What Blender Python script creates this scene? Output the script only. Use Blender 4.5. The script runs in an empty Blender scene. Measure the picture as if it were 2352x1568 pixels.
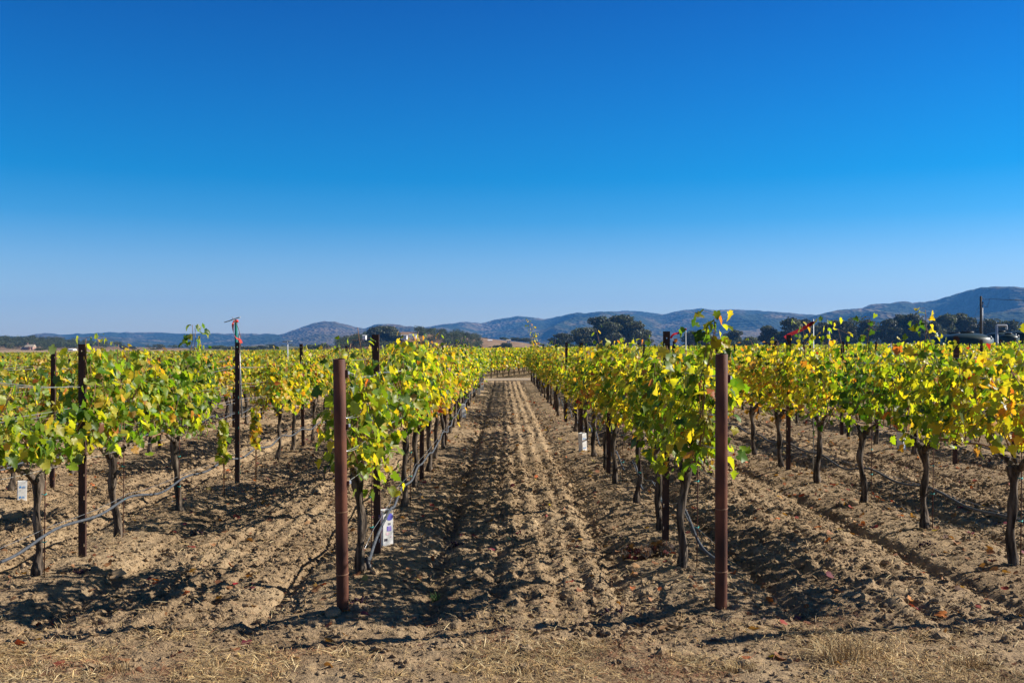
import bpy, bmesh, math, random
import numpy as np
from mathutils import Vector, Matrix

# ------------------------------------------------------------------ camera, sky, sun, exposure
scene = bpy.context.scene
COL = scene.collection
R = math.radians
CAM_H = 1.7
cam_data = bpy.data.cameras.new("camera")
cam = bpy.data.objects.new("camera", cam_data)
COL.objects.link(cam)
cam.location = (0, 0, CAM_H)
cam.rotation_euler = (R(90), 0, 0)
cam_data.sensor_width = 36
cam_data.lens = 36 * 2300 / 2352
cam_data.shift_x = 0.0081
cam_data.shift_y = 0.0068
cam_data.clip_start = 0.05
cam_data.clip_end = 30000
scene.camera = cam

SUN_EL, SUN_AZ = 32.0, 79.0            # azimuth clockwise from +Y
sun_vec = Vector((math.sin(R(SUN_AZ)) * math.cos(R(SUN_EL)), math.cos(R(SUN_AZ)) * math.cos(R(SUN_EL)), math.sin(R(SUN_EL))))
world = bpy.data.worlds.new("World")
scene.world = world
world.use_nodes = True
wn, wl = world.node_tree.nodes, world.node_tree.links
wn.clear()
w_out = wn.new("ShaderNodeOutputWorld")
w_bg = wn.new("ShaderNodeBackground")
w_bg.inputs["Strength"].default_value = 0.06
w_sky = wn.new("ShaderNodeTexSky")
w_sky.sky_type = 'NISHITA'
w_sky.sun_disc = False
w_sky.sun_elevation = R(SUN_EL)
w_sky.sun_rotation = R(SUN_AZ)
w_sky.air_density = 1.0
w_sky.dust_density = 0.4
w_sky.ozone_density = 2.0
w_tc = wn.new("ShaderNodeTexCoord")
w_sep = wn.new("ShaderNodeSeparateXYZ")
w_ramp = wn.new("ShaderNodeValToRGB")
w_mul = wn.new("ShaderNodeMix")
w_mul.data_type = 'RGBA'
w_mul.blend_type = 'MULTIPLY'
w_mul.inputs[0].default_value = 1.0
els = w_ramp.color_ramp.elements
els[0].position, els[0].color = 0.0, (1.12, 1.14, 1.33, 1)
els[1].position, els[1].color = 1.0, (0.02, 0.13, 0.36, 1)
for p_, c_ in ((0.045, (0.90, 1.04, 1.30, 1)), (0.085, (0.56, 0.90, 1.28, 1)), (0.125, (0.16, 0.73, 1.20, 1)), (0.165, (0.0, 0.63, 1.14, 1)), (0.25, (0.0, 0.50, 1.08, 1)), (0.33, (0.0, 0.38, 0.98, 1)), (0.48, (0.0, 0.15, 0.46, 1))):  # last stop and zenith lie above the view, darkened to weaken shadow fill
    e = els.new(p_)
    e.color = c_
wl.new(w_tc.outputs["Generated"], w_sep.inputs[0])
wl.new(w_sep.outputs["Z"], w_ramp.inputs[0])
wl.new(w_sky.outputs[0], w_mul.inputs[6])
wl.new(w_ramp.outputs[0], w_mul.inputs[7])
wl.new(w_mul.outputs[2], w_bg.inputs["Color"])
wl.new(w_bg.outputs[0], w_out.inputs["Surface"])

sun_data = bpy.data.lights.new("sun", 'SUN')
sun_data.energy = 5.0
sun_data.angle = R(0.5)
sun_data.color = (1.0, 0.94, 0.84)
sun = bpy.data.objects.new("sun", sun_data)
COL.objects.link(sun)
sun.rotation_euler = sun_vec.to_track_quat('Z', 'Y').to_euler()

scene.view_settings.view_transform = 'Standard'
scene.view_settings.look = 'None'
scene.view_settings.gamma = 1
scene.view_settings.exposure = 0.9
scene.cycles.max_bounces = 7
scene.cycles.diffuse_bounces = 3
scene.cycles.glossy_bounces = 2
scene.cycles.transmission_bounces = 4
scene.cycles.volume_bounces = 0

# ------------------------------------------------------------------ helpers
rng = np.random.default_rng(11)
F_PX, VPX, VPY = 2300.0, 1157.0, 800.0


def G(px, py):
    """ground point seen at a pixel of the 2352-wide photograph"""
    y = F_PX * CAM_H / (py - VPY)
    return (px - VPX) / F_PX * y, y


def at(px, py, y):
    return np.array([(px - VPX) / F_PX * y, y, CAM_H - (py - VPY) / F_PX * y])


def hsh(ix, iy, seed):
    n = (ix.astype(np.int64) * 374761393 + iy.astype(np.int64) * 668265263 + seed * 974634721) & 0xFFFFFFFF
    n = ((n ^ (n >> 13)) * 1274126177) & 0xFFFFFFFF
    n = n ^ (n >> 16)
    return (n & 0xFFFFFF) / float(0xFFFFFF)


def vnoise(x, y, seed=0):
    x = np.asarray(x, float); y = np.asarray(y, float)
    ix, iy = np.floor(x), np.floor(y)
    fx, fy = x - ix, y - iy
    fx = fx * fx * (3 - 2 * fx); fy = fy * fy * (3 - 2 * fy)
    a = hsh(ix, iy, seed); b = hsh(ix + 1, iy, seed); c = hsh(ix, iy + 1, seed); d = hsh(ix + 1, iy + 1, seed)
    return (a + (b - a) * fx) * (1 - fy) + (c + (d - c) * fx) * fy


def fbm(x, y, seed=0, octv=4):
    s, a, t = 0, 0.5, 0
    for k in range(octv):
        s = s + a * vnoise(x * 2 ** k + 17.3 * k, y * 2 ** k - 9.1 * k, seed + k)
        t += a; a *= 0.5
    return s / t


class Geo:
    """collects vertices, faces and vertex colours, and links them as ONE mesh object"""
    def __init__(self):
        self.V, self.F, self.C, self.M = [], [], [], []
        self.n = 0

    def add(self, V, F, col=(1, 1, 1), mat=0):
        V = np.asarray(V, float).reshape(-1, 3)
        F = np.asarray(F, int)
        self.V.append(V)
        self.F.append(F + self.n)
        c = np.empty((len(V), 4)); c[:, 3] = 1
        c[:, :3] = col
        self.C.append(c)
        self.M.append(mat)
        self.n += len(V)
        return self

    def mesh(self, name, mats, smooth=True):
        me = bpy.data.meshes.new(name)
        V = np.concatenate(self.V)
        me.vertices.add(len(V))
        me.vertices.foreach_set("co", V.ravel())
        loops = np.concatenate([f.ravel() for f in self.F])
        tot = np.concatenate([np.full(len(f), f.shape[1]) for f in self.F])
        mi = np.concatenate([np.full(len(f), m) for f, m in zip(self.F, self.M)])
        me.loops.add(len(loops))
        me.loops.foreach_set("vertex_index", loops)
        me.polygons.add(len(tot))
        me.polygons.foreach_set("loop_start", np.concatenate([[0], np.cumsum(tot)[:-1]]))
        me.polygons.foreach_set("material_index", mi)
        me.polygons.foreach_set("use_smooth", np.full(len(tot), smooth))
        ca = me.color_attributes.new("tone", 'FLOAT_COLOR', 'POINT')
        ca.data.foreach_set("color", np.concatenate(self.C).ravel())
        for m in (mats if isinstance(mats, (list, tuple)) else [mats]):
            me.materials.append(m)
        me.update(calc_edges=True)
        me.validate()
        return me

    def build(self, name, mats, parent=None, smooth=True, loc=None):
        return link(name, self.mesh(name, mats, smooth), parent, loc)


def link(name, me, parent=None, loc=None):
    o = bpy.data.objects.new(name, me)
    COL.objects.link(o)
    if parent is not None:
        o.parent = parent
    if loc is not None:
        o.location = loc
    return o


def tag(o, label=None, cat=None, group=None, kind=None):
    if label: o["label"] = label
    if cat: o["category"] = cat
    if group: o["group"] = group
    if kind: o["kind"] = kind
    return o


def thing(name, loc, label, cat, group=None, rz=0.0):
    o = bpy.data.objects.new(name, None)
    o.empty_display_size = 0.2
    COL.objects.link(o)
    o.location = loc
    o.rotation_euler = (0, 0, rz)
    return tag(o, label, cat, group)


def tube(path, rad, sides=8, cap=True, bumps=None):
    P = np.asarray(path, float)
    n = len(P)
    rad = np.broadcast_to(np.asarray(rad, float), (n,))
    T = np.gradient(P, axis=0)
    T /= np.linalg.norm(T, axis=1)[:, None] + 1e-12
    ref = np.array([0.0, 0.0, 1.0]) if abs(T[0][2]) < 0.9 else np.array([1.0, 0.0, 0.0])
    V = np.empty((n, sides, 3))
    a = np.linspace(0, 2 * np.pi, sides, endpoint=False)
    u = np.cross(T[0], ref); u /= np.linalg.norm(u)
    for i in range(n):
        u = u - T[i] * np.dot(u, T[i]); u /= np.linalg.norm(u) + 1e-12
        w = np.cross(T[i], u)
        r = rad[i] * (1 if bumps is None else bumps[i])
        V[i] = P[i] + (np.cos(a) * r)[:, None] * u + (np.sin(a) * r)[:, None] * w
    idx = np.arange(n * sides).reshape(n, sides)
    nx = np.roll(idx, -1, axis=1)
    Fq = np.stack([idx[:-1], nx[:-1], nx[1:], idx[1:]], -1).reshape(-1, 4)
    out = [(V.reshape(-1, 3), Fq)]
    return out, (idx[0][::-1], idx[-1])


def add_tube(g, path, rad, sides=8, col=(1, 1, 1), bumps=None, cap=True, mat=0):
    parts, (c0, c1) = tube(path, rad, sides, bumps=bumps)
    base = g.n
    g.add(parts[0][0], parts[0][1], col, mat)
    if cap:
        for c in (c0, c1):
            g.F.append(np.array([c]) + base); g.M.append(mat)
    return g


def add_box(g, c, s, rz=0.0, col=(1, 1, 1), mat=0, taper=1.0):
    sx, sy, sz = np.array(s) / 2
    V = np.array([[-sx, -sy, -sz], [sx, -sy, -sz], [sx, sy, -sz], [-sx, sy, -sz],
                  [-sx * taper, -sy * taper, sz], [sx * taper, -sy * taper, sz], [sx * taper, sy * taper, sz], [-sx * taper, sy * taper, sz]])
    cr, sr = math.cos(rz), math.sin(rz)
    V = np.stack([V[:, 0] * cr - V[:, 1] * sr, V[:, 0] * sr + V[:, 1] * cr, V[:, 2]], -1) + np.array(c)
    return g.add(V, [[3, 2, 1, 0], [4, 5, 6, 7], [0, 1, 5, 4], [1, 2, 6, 5], [2, 3, 7, 6], [3, 0, 4, 7]], col, mat)


def add_lathe(g, prof, sides=24, centre=(0, 0, 0), col=(1, 1, 1), mat=0):
    P = np.asarray(prof, float)
    a = np.linspace(0, 2 * np.pi, sides, endpoint=False)
    V = np.stack([P[:, 0:1] * np.cos(a), P[:, 0:1] * np.sin(a), np.repeat(P[:, 1:2], sides, 1)], -1)
    idx = np.arange(len(P) * sides).reshape(len(P), sides)
    nx = np.roll(idx, -1, axis=1)
    return g.add(V.reshape(-1, 3) + np.array(centre), np.stack([idx[:-1], nx[:-1], nx[1:], idx[1:]], -1).reshape(-1, 4), col, mat)


def ico(sub):
    bm = bmesh.new()
    bmesh.ops.create_icosphere(bm, subdivisions=sub, radius=1)
    V = np.array([v.co[:] for v in bm.verts])
    F = np.array([[v.index for v in f.verts] for f in bm.faces])
    bm.free()
    return V, F


ICO1, ICO2 = ico(1), ico(2)


def rotmats(n, r):
    q = r.normal(size=(n, 4)); q /= np.linalg.norm(q, axis=1)[:, None]
    w, x, y, z = q.T
    return np.stack([1 - 2 * (y * y + z * z), 2 * (x * y - z * w), 2 * (x * z + y * w),
                     2 * (x * y + z * w), 1 - 2 * (x * x + z * z), 2 * (y * z - x * w),
                     2 * (x * z - y * w), 2 * (y * z + x * w), 1 - 2 * (x * x + y * y)], -1).reshape(n, 3, 3)


# ------------------------------------------------------------------ materials
def nodes_of(name):
    m = bpy.data.materials.new(name)
    m.use_nodes = True
    nt = m.node_tree
    return m, nt.nodes, nt.links, nt.nodes["Principled BSDF"]


def ramp(ns, stops):
    r = ns.new("ShaderNodeValToRGB")
    e = r.color_ramp.elements
    while len(e) > 1:
        e.remove(e[-1])
    e[0].position, e[0].color = stops[0][0], (*stops[0][1], 1)
    for p, c in stops[1:]:
        k = e.new(p); k.color = (*c, 1)
    return r


def noise_mat(name, stops, scale=8, detail=6, rough=0.9, bump=0.0, bscale=40, stretch=(1, 1, 1), metallic=0.0, spec=0.3, coords="Object", bdist=0.01):
    m, ns, ln, b = nodes_of(name)
    tc = ns.new("ShaderNodeTexCoord"); mp = ns.new("ShaderNodeMapping")
    mp.inputs["Scale"].default_value = stretch
    ln.new(tc.outputs[coords], mp.inputs[0])
    n = ns.new("ShaderNodeTexNoise"); n.inputs["Scale"].default_value = scale; n.inputs["Detail"].default_value = detail
    ln.new(mp.outputs[0], n.inputs["Vector"])
    r = ramp(ns, stops); ln.new(n.outputs["Fac"], r.inputs[0])
    ln.new(r.outputs[0], b.inputs["Base Color"])
    b.inputs["Roughness"].default_value = rough
    b.inputs["Metallic"].default_value = metallic
    b.inputs["Specular IOR Level"].default_value = spec
    if bump:
        n2 = ns.new("ShaderNodeTexNoise"); n2.inputs["Scale"].default_value = bscale; n2.inputs["Detail"].default_value = 6
        ln.new(mp.outputs[0], n2.inputs["Vector"])
        bp = ns.new("ShaderNodeBump"); bp.inputs["Strength"].default_value = bump; bp.inputs["Distance"].default_value = bdist
        ln.new(n2.outputs["Fac"], bp.inputs["Height"]); ln.new(bp.outputs[0], b.inputs["Normal"])
    return m


def leaf_mat(name, trans=0.5, gain=1.0, rough=0.42, under=0.35):
    m, ns, ln, b = nodes_of(name)
    at_ = ns.new("ShaderNodeAttribute"); at_.attribute_name = "tone"
    oi = ns.new("ShaderNodeObjectInfo")
    hs = ns.new("ShaderNodeHueSaturation")
    mr = ns.new("ShaderNodeMapRange"); mr.inputs[3].default_value = 0.488; mr.inputs[4].default_value = 0.512
    ln.new(oi.outputs["Random"], mr.inputs[0]); ln.new(mr.outputs[0], hs.inputs["Hue"])
    hs.inputs["Value"].default_value = gain
    ln.new(at_.outputs["Color"], hs.inputs["Color"])
    geo = ns.new("ShaderNodeNewGeometry")
    pale = ns.new("ShaderNodeMix"); pale.data_type = 'RGBA'; pale.inputs[7].default_value = (0.34, 0.37, 0.15, 1)
    mu = ns.new("ShaderNodeMath"); mu.operation = 'MULTIPLY'; mu.inputs[1].default_value = under
    ln.new(geo.outputs["Backfacing"], mu.inputs[0]); ln.new(mu.outputs[0], pale.inputs[0])
    ln.new(hs.outputs[0], pale.inputs[6])
    ln.new(pale.outputs[2], b.inputs["Base Color"])
    b.inputs["Roughness"].default_value = rough
    b.inputs["Specular IOR Level"].default_value = 0.28
    tr = ns.new("ShaderNodeBsdfTranslucent")
    tm = ns.new("ShaderNodeMix"); tm.data_type = 'RGBA'; tm.blend_type = 'MULTIPLY'; tm.inputs[0].default_value = 1
    tm.inputs[7].default_value = (2.1, 2.0, 0.45, 1)
    tm.clamp_result = True
    ln.new(hs.outputs[0], tm.inputs[6]); ln.new(tm.outputs[2], tr.inputs["Color"])
    mx = ns.new("ShaderNodeMixShader"); mx.inputs[0].default_value = trans
    ln.new(b.outputs[0], mx.inputs[1]); ln.new(tr.outputs[0], mx.inputs[2])
    ln.new(mx.outputs[0], ns["Material Output"].inputs["Surface"])
    return m


def tone_mat(name, rough=0.9, trans=0.0):
    m, ns, ln, b = nodes_of(name)
    a = ns.new("ShaderNodeAttribute"); a.attribute_name = "tone"
    n = ns.new("ShaderNodeTexNoise"); n.inputs["Scale"].default_value = 30
    mx = ns.new("ShaderNodeMix"); mx.data_type = 'RGBA'; mx.blend_type = 'MULTIPLY'; mx.inputs[0].default_value = 0.5
    ln.new(a.outputs["Color"], mx.inputs[6]); ln.new(n.outputs["Color"], mx.inputs[7])
    r = ramp(ns, [(0.3, (0.55, 0.55, 0.55)), (0.7, (1.3, 1.3, 1.3))])
    ln.new(n.outputs["Fac"], r.inputs[0]); ln.new(r.outputs[0], mx.inputs[7])
    mx.inputs[0].default_value = 1.0
    ln.new(mx.outputs[2], b.inputs["Base Color"])
    b.inputs["Roughness"].default_value = rough
    b.inputs["Specular IOR Level"].default_value = 0.25
    return m


M = {}
M["leaf"] = leaf_mat("vine_leaf")
M["dry_leaf"] = leaf_mat("fallen_leaf", trans=0.2, rough=0.7, under=0.15)
M["bark"] = noise_mat("vine_bark", [(0.36, (0.016, 0.011, 0.008)), (0.5, (0.075, 0.055, 0.04)), (0.70, (0.21, 0.165, 0.125))], 26, 8, 0.95, 1.0, 60, (1, 1, 0.16), bdist=0.02)
M["cane"] = noise_mat("vine_cane", [(0.3, (0.16, 0.075, 0.04)), (0.7, (0.32, 0.18, 0.10))], 14, 3, 0.6)
M["rust"] = noise_mat("rusty_pipe", [(0.30, (0.030, 0.011, 0.008)), (0.5, (0.090, 0.030, 0.017)), (0.70, (0.20, 0.070, 0.032))], 9, 10, 0.72, 0.35, 160, (1, 1, 0.35), spec=0.35, bdist=0.003)
M["post"] = noise_mat("rusty_post", [(0.3, (0.022, 0.010, 0.008)), (0.6, (0.055, 0.022, 0.014)), (0.8, (0.10, 0.038, 0.02))], 14, 8, 0.7, 0.3, 120, (1, 1, 0.4), spec=0.35, bdist=0.003)
M["wire"] = noise_mat("galvanised_wire", [(0.3, (0.42, 0.43, 0.45)), (0.7, (0.62, 0.63, 0.66))], 30, 2, 0.38, metallic=0.75)
M["hose"] = noise_mat("grey_hose", [(0.3, (0.040, 0.046, 0.058)), (0.7, (0.085, 0.093, 0.108))], 20, 4, 0.7, 0.2, 90)
M["black"] = noise_mat("black_plastic", [(0.3, (0.012, 0.012, 0.013)), (0.7, (0.03, 0.03, 0.032))], 30, 3, 0.5)
M["tape_red"] = noise_mat("red_tape", [(0.3, (0.12, 0.003, 0.008)), (0.7, (0.24, 0.008, 0.014))], 12, 3, 0.9, spec=0.05)
M["tape_orange"] = noise_mat("orange_tape", [(0.3, (0.45, 0.025, 0.018)), (0.7, (0.60, 0.05, 0.025))], 12, 3, 0.7)
M["tape_white"] = noise_mat("silver_tape", [(0.3, (0.6, 0.65, 0.72)), (0.7, (0.85, 0.88, 0.92))], 12, 3, 0.25)
M["tie"] = noise_mat("teal_tie", [(0.3, (0.01, 0.22, 0.22)), (0.7, (0.02, 0.36, 0.34))], 30, 2, 0.5)
M["carton"] = noise_mat("white_carton", [(0.35, (0.66, 0.65, 0.62)), (0.65, (0.82, 0.81, 0.79))], 12, 5, 0.6, 0.1, 60)
M["cardboard"] = noise_mat("raw_carton_edge", [(0.3, (0.30, 0.24, 0.15)), (0.7, (0.42, 0.34, 0.22))], 30, 4, 0.8)
M["print_blue"] = noise_mat("blue_print", [(0.3, (0.12, 0.12, 0.55)), (0.7, (0.18, 0.17, 0.66))], 40, 3, 0.6)
M["print_cyan"] = noise_mat("cyan_print", [(0.3, (0.06, 0.25, 0.58)), (0.7, (0.12, 0.34, 0.66))], 40, 3, 0.6)
M["print_pink"] = noise_mat("pink_print", [(0.3, (0.68, 0.42, 0.48)), (0.7, (0.8, 0.62, 0.66))], 40, 3, 0.6)
M["print_dark"] = noise_mat("dark_print", [(0.3, (0.05, 0.045, 0.06)), (0.7, (0.12, 0.10, 0.13))], 40, 3, 0.6)
M["green_pole"] = noise_mat("green_enamel", [(0.3, (0.006, 0.10, 0.085)), (0.7, (0.015, 0.17, 0.14))], 12, 4, 0.45)
M["grey_metal"] = noise_mat("grey_metal", [(0.3, (0.22, 0.24, 0.26)), (0.7, (0.38, 0.40, 0.42))], 12, 4, 0.45, metallic=0.4)
M["white_pipe"] = noise_mat("white_pipe", [(0.3, (0.34, 0.36, 0.40)), (0.7, (0.46, 0.48, 0.52))], 10, 4, 0.6)
M["tank"] = noise_mat("dark_green_tank", [(0.3, (0.012, 0.028, 0.024)), (0.7, (0.026, 0.05, 0.042))], 2, 5, 0.42, spec=0.5)
M["pole_wood"] = noise_mat("pole_timber", [(0.3, (0.045, 0.036, 0.028)), (0.7, (0.13, 0.105, 0.08))], 6, 8, 0.9, 0.5, 20, (1, 1, 0.05))
M["straw"] = tone_mat("dry_straw")
M["clod"] = None
M["tree_leaf"] = leaf_mat("tree_foliage", trans=0.18, rough=0.6, under=0.1)
M["tree_bark"] = noise_mat("tree_bark", [(0.3, (0.06, 0.05, 0.04)), (0.7, (0.20, 0.17, 0.14))], 2, 5, 0.9)


def soil_mat():
    m, ns, ln, b = nodes_of("tilled_soil")
    tc = ns.new("ShaderNodeTexCoord")
    def N(scale, detail=8, rough=0.62):
        n = ns.new("ShaderNodeTexNoise"); n.inputs["Scale"].default_value = scale
        n.inputs["Detail"].default_value = detail; n.inputs["Roughness"].default_value = rough
        ln.new(tc.outputs["Object"], n.inputs["Vector"]); return n
    n1, n2, n3 = N(0.8), N(9), N(60, 4)
    r1 = ramp(ns, [(0.28, (0.220, 0.150, 0.086)), (0.5, (0.312, 0.220, 0.130)), (0.72, (0.42, 0.31, 0.19))])
    ln.new(n1.outputs["Fac"], r1.inputs[0])
    r2 = ramp(ns, [(0.3, (0.55, 0.55, 0.56)), (0.5, (1, 1, 1)), (0.72, (1.22, 1.2, 1.16))])
    ln.new(n2.outputs["Fac"], r2.inputs[0])
    mx = ns.new("ShaderNodeMix"); mx.data_type = 'RGBA'; mx.blend_type = 'MULTIPLY'; mx.inputs[0].default_value = 1
    ln.new(r1.outputs[0], mx.inputs[6]); ln.new(r2.outputs[0], mx.inputs[7])
    ln.new(mx.outputs[2], b.inputs["Base Color"])
    b.inputs["Roughness"].default_value = 1.0
    b.inputs["Specular IOR Level"].default_value = 0.1
    ad = ns.new("ShaderNodeMath"); ad.operation = 'MULTIPLY_ADD'; ad.inputs[1].default_value = 0.35
    ln.new(n3.outputs["Fac"], ad.inputs[0]); ln.new(n2.outputs["Fac"], ad.inputs[2])
    bp = ns.new("ShaderNodeBump"); bp.inputs["Strength"].default_value = 1.0; bp.inputs["Distance"].default_value = 0.05
    ln.new(ad.outputs[0], bp.inputs["Height"]); ln.new(bp.outputs[0], b.inputs["Normal"])
    return m


M["soil"] = soil_mat()
M["clod"] = M["soil"]


def mountain_mat(name, green, dry, lo, hi, scale):
    m, ns, ln, b = nodes_of(name)
    tc = ns.new("ShaderNodeTexCoord")
    mp = ns.new("ShaderNodeMapping"); mp.inputs["Scale"].default_value = (1, 1, 2.2)
    ln.new(tc.outputs["Object"], mp.inputs[0])
    n = ns.new("ShaderNodeTexNoise"); n.inputs["Scale"].default_value = scale; n.inputs["Detail"].default_value = 9; n.inputs["Roughness"].default_value = 0.62
    ln.new(mp.outputs[0], n.inputs["Vector"])
    r = ramp(ns, [(lo, green), (hi, dry)])
    ln.new(n.outputs["Fac"], r.inputs[0])
    v = ns.new("ShaderNodeTexVoronoi"); v.inputs["Scale"].default_value = scale * 14
    ln.new(tc.outputs["Object"], v.inputs["Vector"])
    r2 = ramp(ns, [(0.10, (0.84, 0.86, 0.84)), (0.55, (1.05, 1.05, 1.05))])
    ln.new(v.outputs["Distance"], r2.inputs[0])
    mx = ns.new("ShaderNodeMix"); mx.data_type = 'RGBA'; mx.blend_type = 'MULTIPLY'; mx.inputs[0].default_value = 1
    ln.new(r.outputs[0], mx.inputs[6]); ln.new(r2.outputs[0], mx.inputs[7])
    ln.new(mx.outputs[2], b.inputs["Base Color"])
    b.inputs["Roughness"].default_value = 1.0
    b.inputs["Specular IOR Level"].default_value = 0.05
    bp = ns.new("ShaderNodeBump"); bp.inputs["Strength"].default_value = 0.8; bp.inputs["Distance"].default_value = 14
    ln.new(v.outputs["Distance"], bp.inputs["Height"]); ln.new(bp.outputs[0], b.inputs["Normal"])
    return m


# ------------------------------------------------------------------ ground
ROW_L0, ROW_R0, ROW_D = -1.025, 1.377, 2.402
ROW_END, ROAD0, ROAD1 = 52.0, 52.3, 56.6


def row_x(r):
    return ROW_L0 + ROW_D * (r + 1) if r < 0 else ROW_R0 + ROW_D * (r - 1)


def far_slope(x, y):
    """the valley floor falls gently to the west"""
    return 0.0098 * np.clip(np.asarray(x, float), -420, 420) * np.clip((560 - np.asarray(y, float)) / 200, 0, 1)


def hgt(x, y):
    x = np.asarray(x, float); y = np.asarray(y, float)
    u = (x - ROW_L0) / ROW_D
    du = np.abs(u - np.round(u)) * ROW_D                    # distance to the nearest vine row
    fade = np.clip((75 - y) / 20, 0, 1)
    inrow = np.clip((y - 5.7) / 0.7, 0, 1) * np.clip((ROAD0 - y) / 0.5, 0, 1)
    wob = (fbm(x * 0.7, y * 0.35, 5, 2) - 0.5) * 0.5
    berm = 0.055 * np.exp(-(du / 0.30) ** 2) * inrow
    till = np.clip((du - 0.38) / 0.15, 0, 1) * inrow
    ridges = 0.015 * np.sin(2 * np.pi * (x + wob * 0.12) / 0.21) * till * (0.35 + 1.1 * vnoise(x * 5, y * 2.6, 55))
    furrow = -0.05 * np.exp(-((du - 0.52) / 0.09) ** 2) * inrow * (0.5 + vnoise(x * 0.6, y * 0.5, 8))
    n1 = (fbm(x * 2.2, y * 2.2, 21, 3) - 0.5) * (0.035 + 0.03 * till)
    n2 = (fbm(x * 7.5, y * 7.5, 31, 3) - 0.5)
    n2 = np.sign(n2) * np.abs(n2) ** 0.8 * (0.018 + 0.018 * till)
    n3 = (np.maximum(vnoise(x * 13, y * 13, 43), 0.5) - 0.55) * 0.030 * till + (vnoise(x * 25, y * 25, 41) - 0.5) * (0.016 + 0.030 * till)
    track = 1 - 0.75 * np.exp(-((du - 0.72) / 0.16) ** 2) * inrow * (x % (2 * ROW_D) > ROW_D * 0.4)
    roadm = 1 - 0.9 * np.clip(np.minimum(y - ROAD0, ROAD1 - y) / 0.4, 0, 1)
    return (berm + furrow + ridges * track + (n1 + n2 + n3) * (0.35 + 0.65 * track) * roadm) * fade + far_slope(x, y)


def axis(a, b, step, lo, hi, g0, g1):
    mid = list(np.arange(a, b, step))
    s, v, up = step, mid[-1], []
    while v < hi:
        s *= g1; v += s; up.append(min(v, hi))
    s, v, dn = step, mid[0], []
    while v > lo:
        s *= g0; v -= s; dn.append(max(v, lo))
    return np.array(dn[::-1] + mid + up)


gx = axis(-6.5, 6.5, 0.024, -7500, 7500, 1.055, 1.055)
gy = axis(4.7, 10.5, 0.022, -120, 8500, 1.35, 1.010)
XX, YY = np.meshgrid(gx, gy)
ZZ = hgt(XX, YY)
idx = np.arange(XX.size).reshape(XX.shape)
g = Geo()
g.add(np.stack([XX, YY, ZZ], -1).reshape(-1, 3), np.stack([idx[:-1, :-1], idx[:-1, 1:], idx[1:, 1:], idx[1:, :-1]], -1).reshape(-1, 4))
tag(g.build("ground", M["soil"]), kind="structure")

M["road"] = noise_mat("dirt_road", [(0.3, (0.30, 0.225, 0.145)), (0.7, (0.40, 0.31, 0.21))], 1.5, 8, 1.0, 0.5, 8, coords="Object", bdist=0.03)
g = Geo()
rx = np.linspace(-70, 70, 141); ry = np.linspace(ROAD0 + 0.3, ROAD1 - 0.3, 9)
XX, YY = np.meshgrid(rx, ry)
YY = YY + (fbm(XX * 0.5, YY, 77, 2) - 0.5) * 0.5
idx = np.arange(XX.size).reshape(XX.shape)
g.add(np.stack([XX, YY, far_slope(XX, YY) + 0.03 + (fbm(XX, YY, 78, 3) - 0.5) * 0.02], -1).reshape(-1, 3), np.stack([idx[:-1, :-1], idx[:-1, 1:], idx[1:, 1:], idx[1:, :-1]], -1).reshape(-1, 4))
tag(g.build("dirt_road", M["road"]), kind="structure")

# ------------------------------------------------------------------ mountains and hills
def skyline(px, pts):
    p = np.array(pts, float)
    return np.interp(px, p[:, 0], p[:, 1])


def range_mesh(name, pts, px0, px1, n, d_ridge, d_foot, d_back, mat, seed, spur, rows=110, tree=13.0):
    """a mountain range: rises from its foot to a ridge whose crest follows pts, then falls behind it"""
    px = np.linspace(px0, px1, n)
    ysk = skyline(px, pts)
    ysk = ysk - 1.6 * (fbm(px / 16, px * 0 + seed, seed, 4) - 0.5) * 2.2
    dr = d_ridge(px) if callable(d_ridge) else np.full(n, float(d_ridge))
    H = CAM_H + (VPY - ysk) / F_PX * dr
    t = np.concatenate([np.linspace(0, 1, rows), 1 + np.linspace(0.03, 1, 14)])
    PX, T = np.meshgrid(px, t)
    DR, HH = np.broadcast_to(dr, PX.shape), np.broadcast_to(H, PX.shape)
    D = np.where(T <= 1, d_foot + (DR - d_foot) * T, DR + (d_back - DR) * (T - 1))
    X = (PX - VPX) / F_PX * D
    s = np.clip(T, 0, 1) ** 1.25
    back = np.where(T > 1, 1 - (T - 1) ** 1.1, 1)
    env = np.sin(np.pi * np.clip(T, 0, 1)) ** 0.7
    rid = 1 - np.abs(2 * fbm(X / spur, D / spur * 0.5, seed, 5) - 1)
    Z = HH * s * back + env * HH * 1.1 * (rid - 0.68) + (fbm(X / 60, D / 60, seed + 9, 3) - 0.5) * tree * np.clip(T * 3, 0, 1)
    Z = np.where(T <= 1, np.minimum(Z, CAM_H + (HH - CAM_H) * D / DR + (fbm(X / 45, D / 45, seed + 4, 2) - 0.5) * tree * 0.6), Z)
    Z = Z - 3 * (T <= 0) - 3 * (T >= 2)
    Z = np.maximum(Z, -0.9)
    idx = np.arange(PX.size).reshape(PX.shape)
    g = Geo()
    g.add(np.stack([X, D, Z], -1).reshape(-1, 3), np.stack([idx[:-1, :-1], idx[:-1, 1:], idx[1:, 1:], idx[1:, :-1]], -1).reshape(-1, 4))
    return tag(g.build(name, mat), kind="structure")


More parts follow.
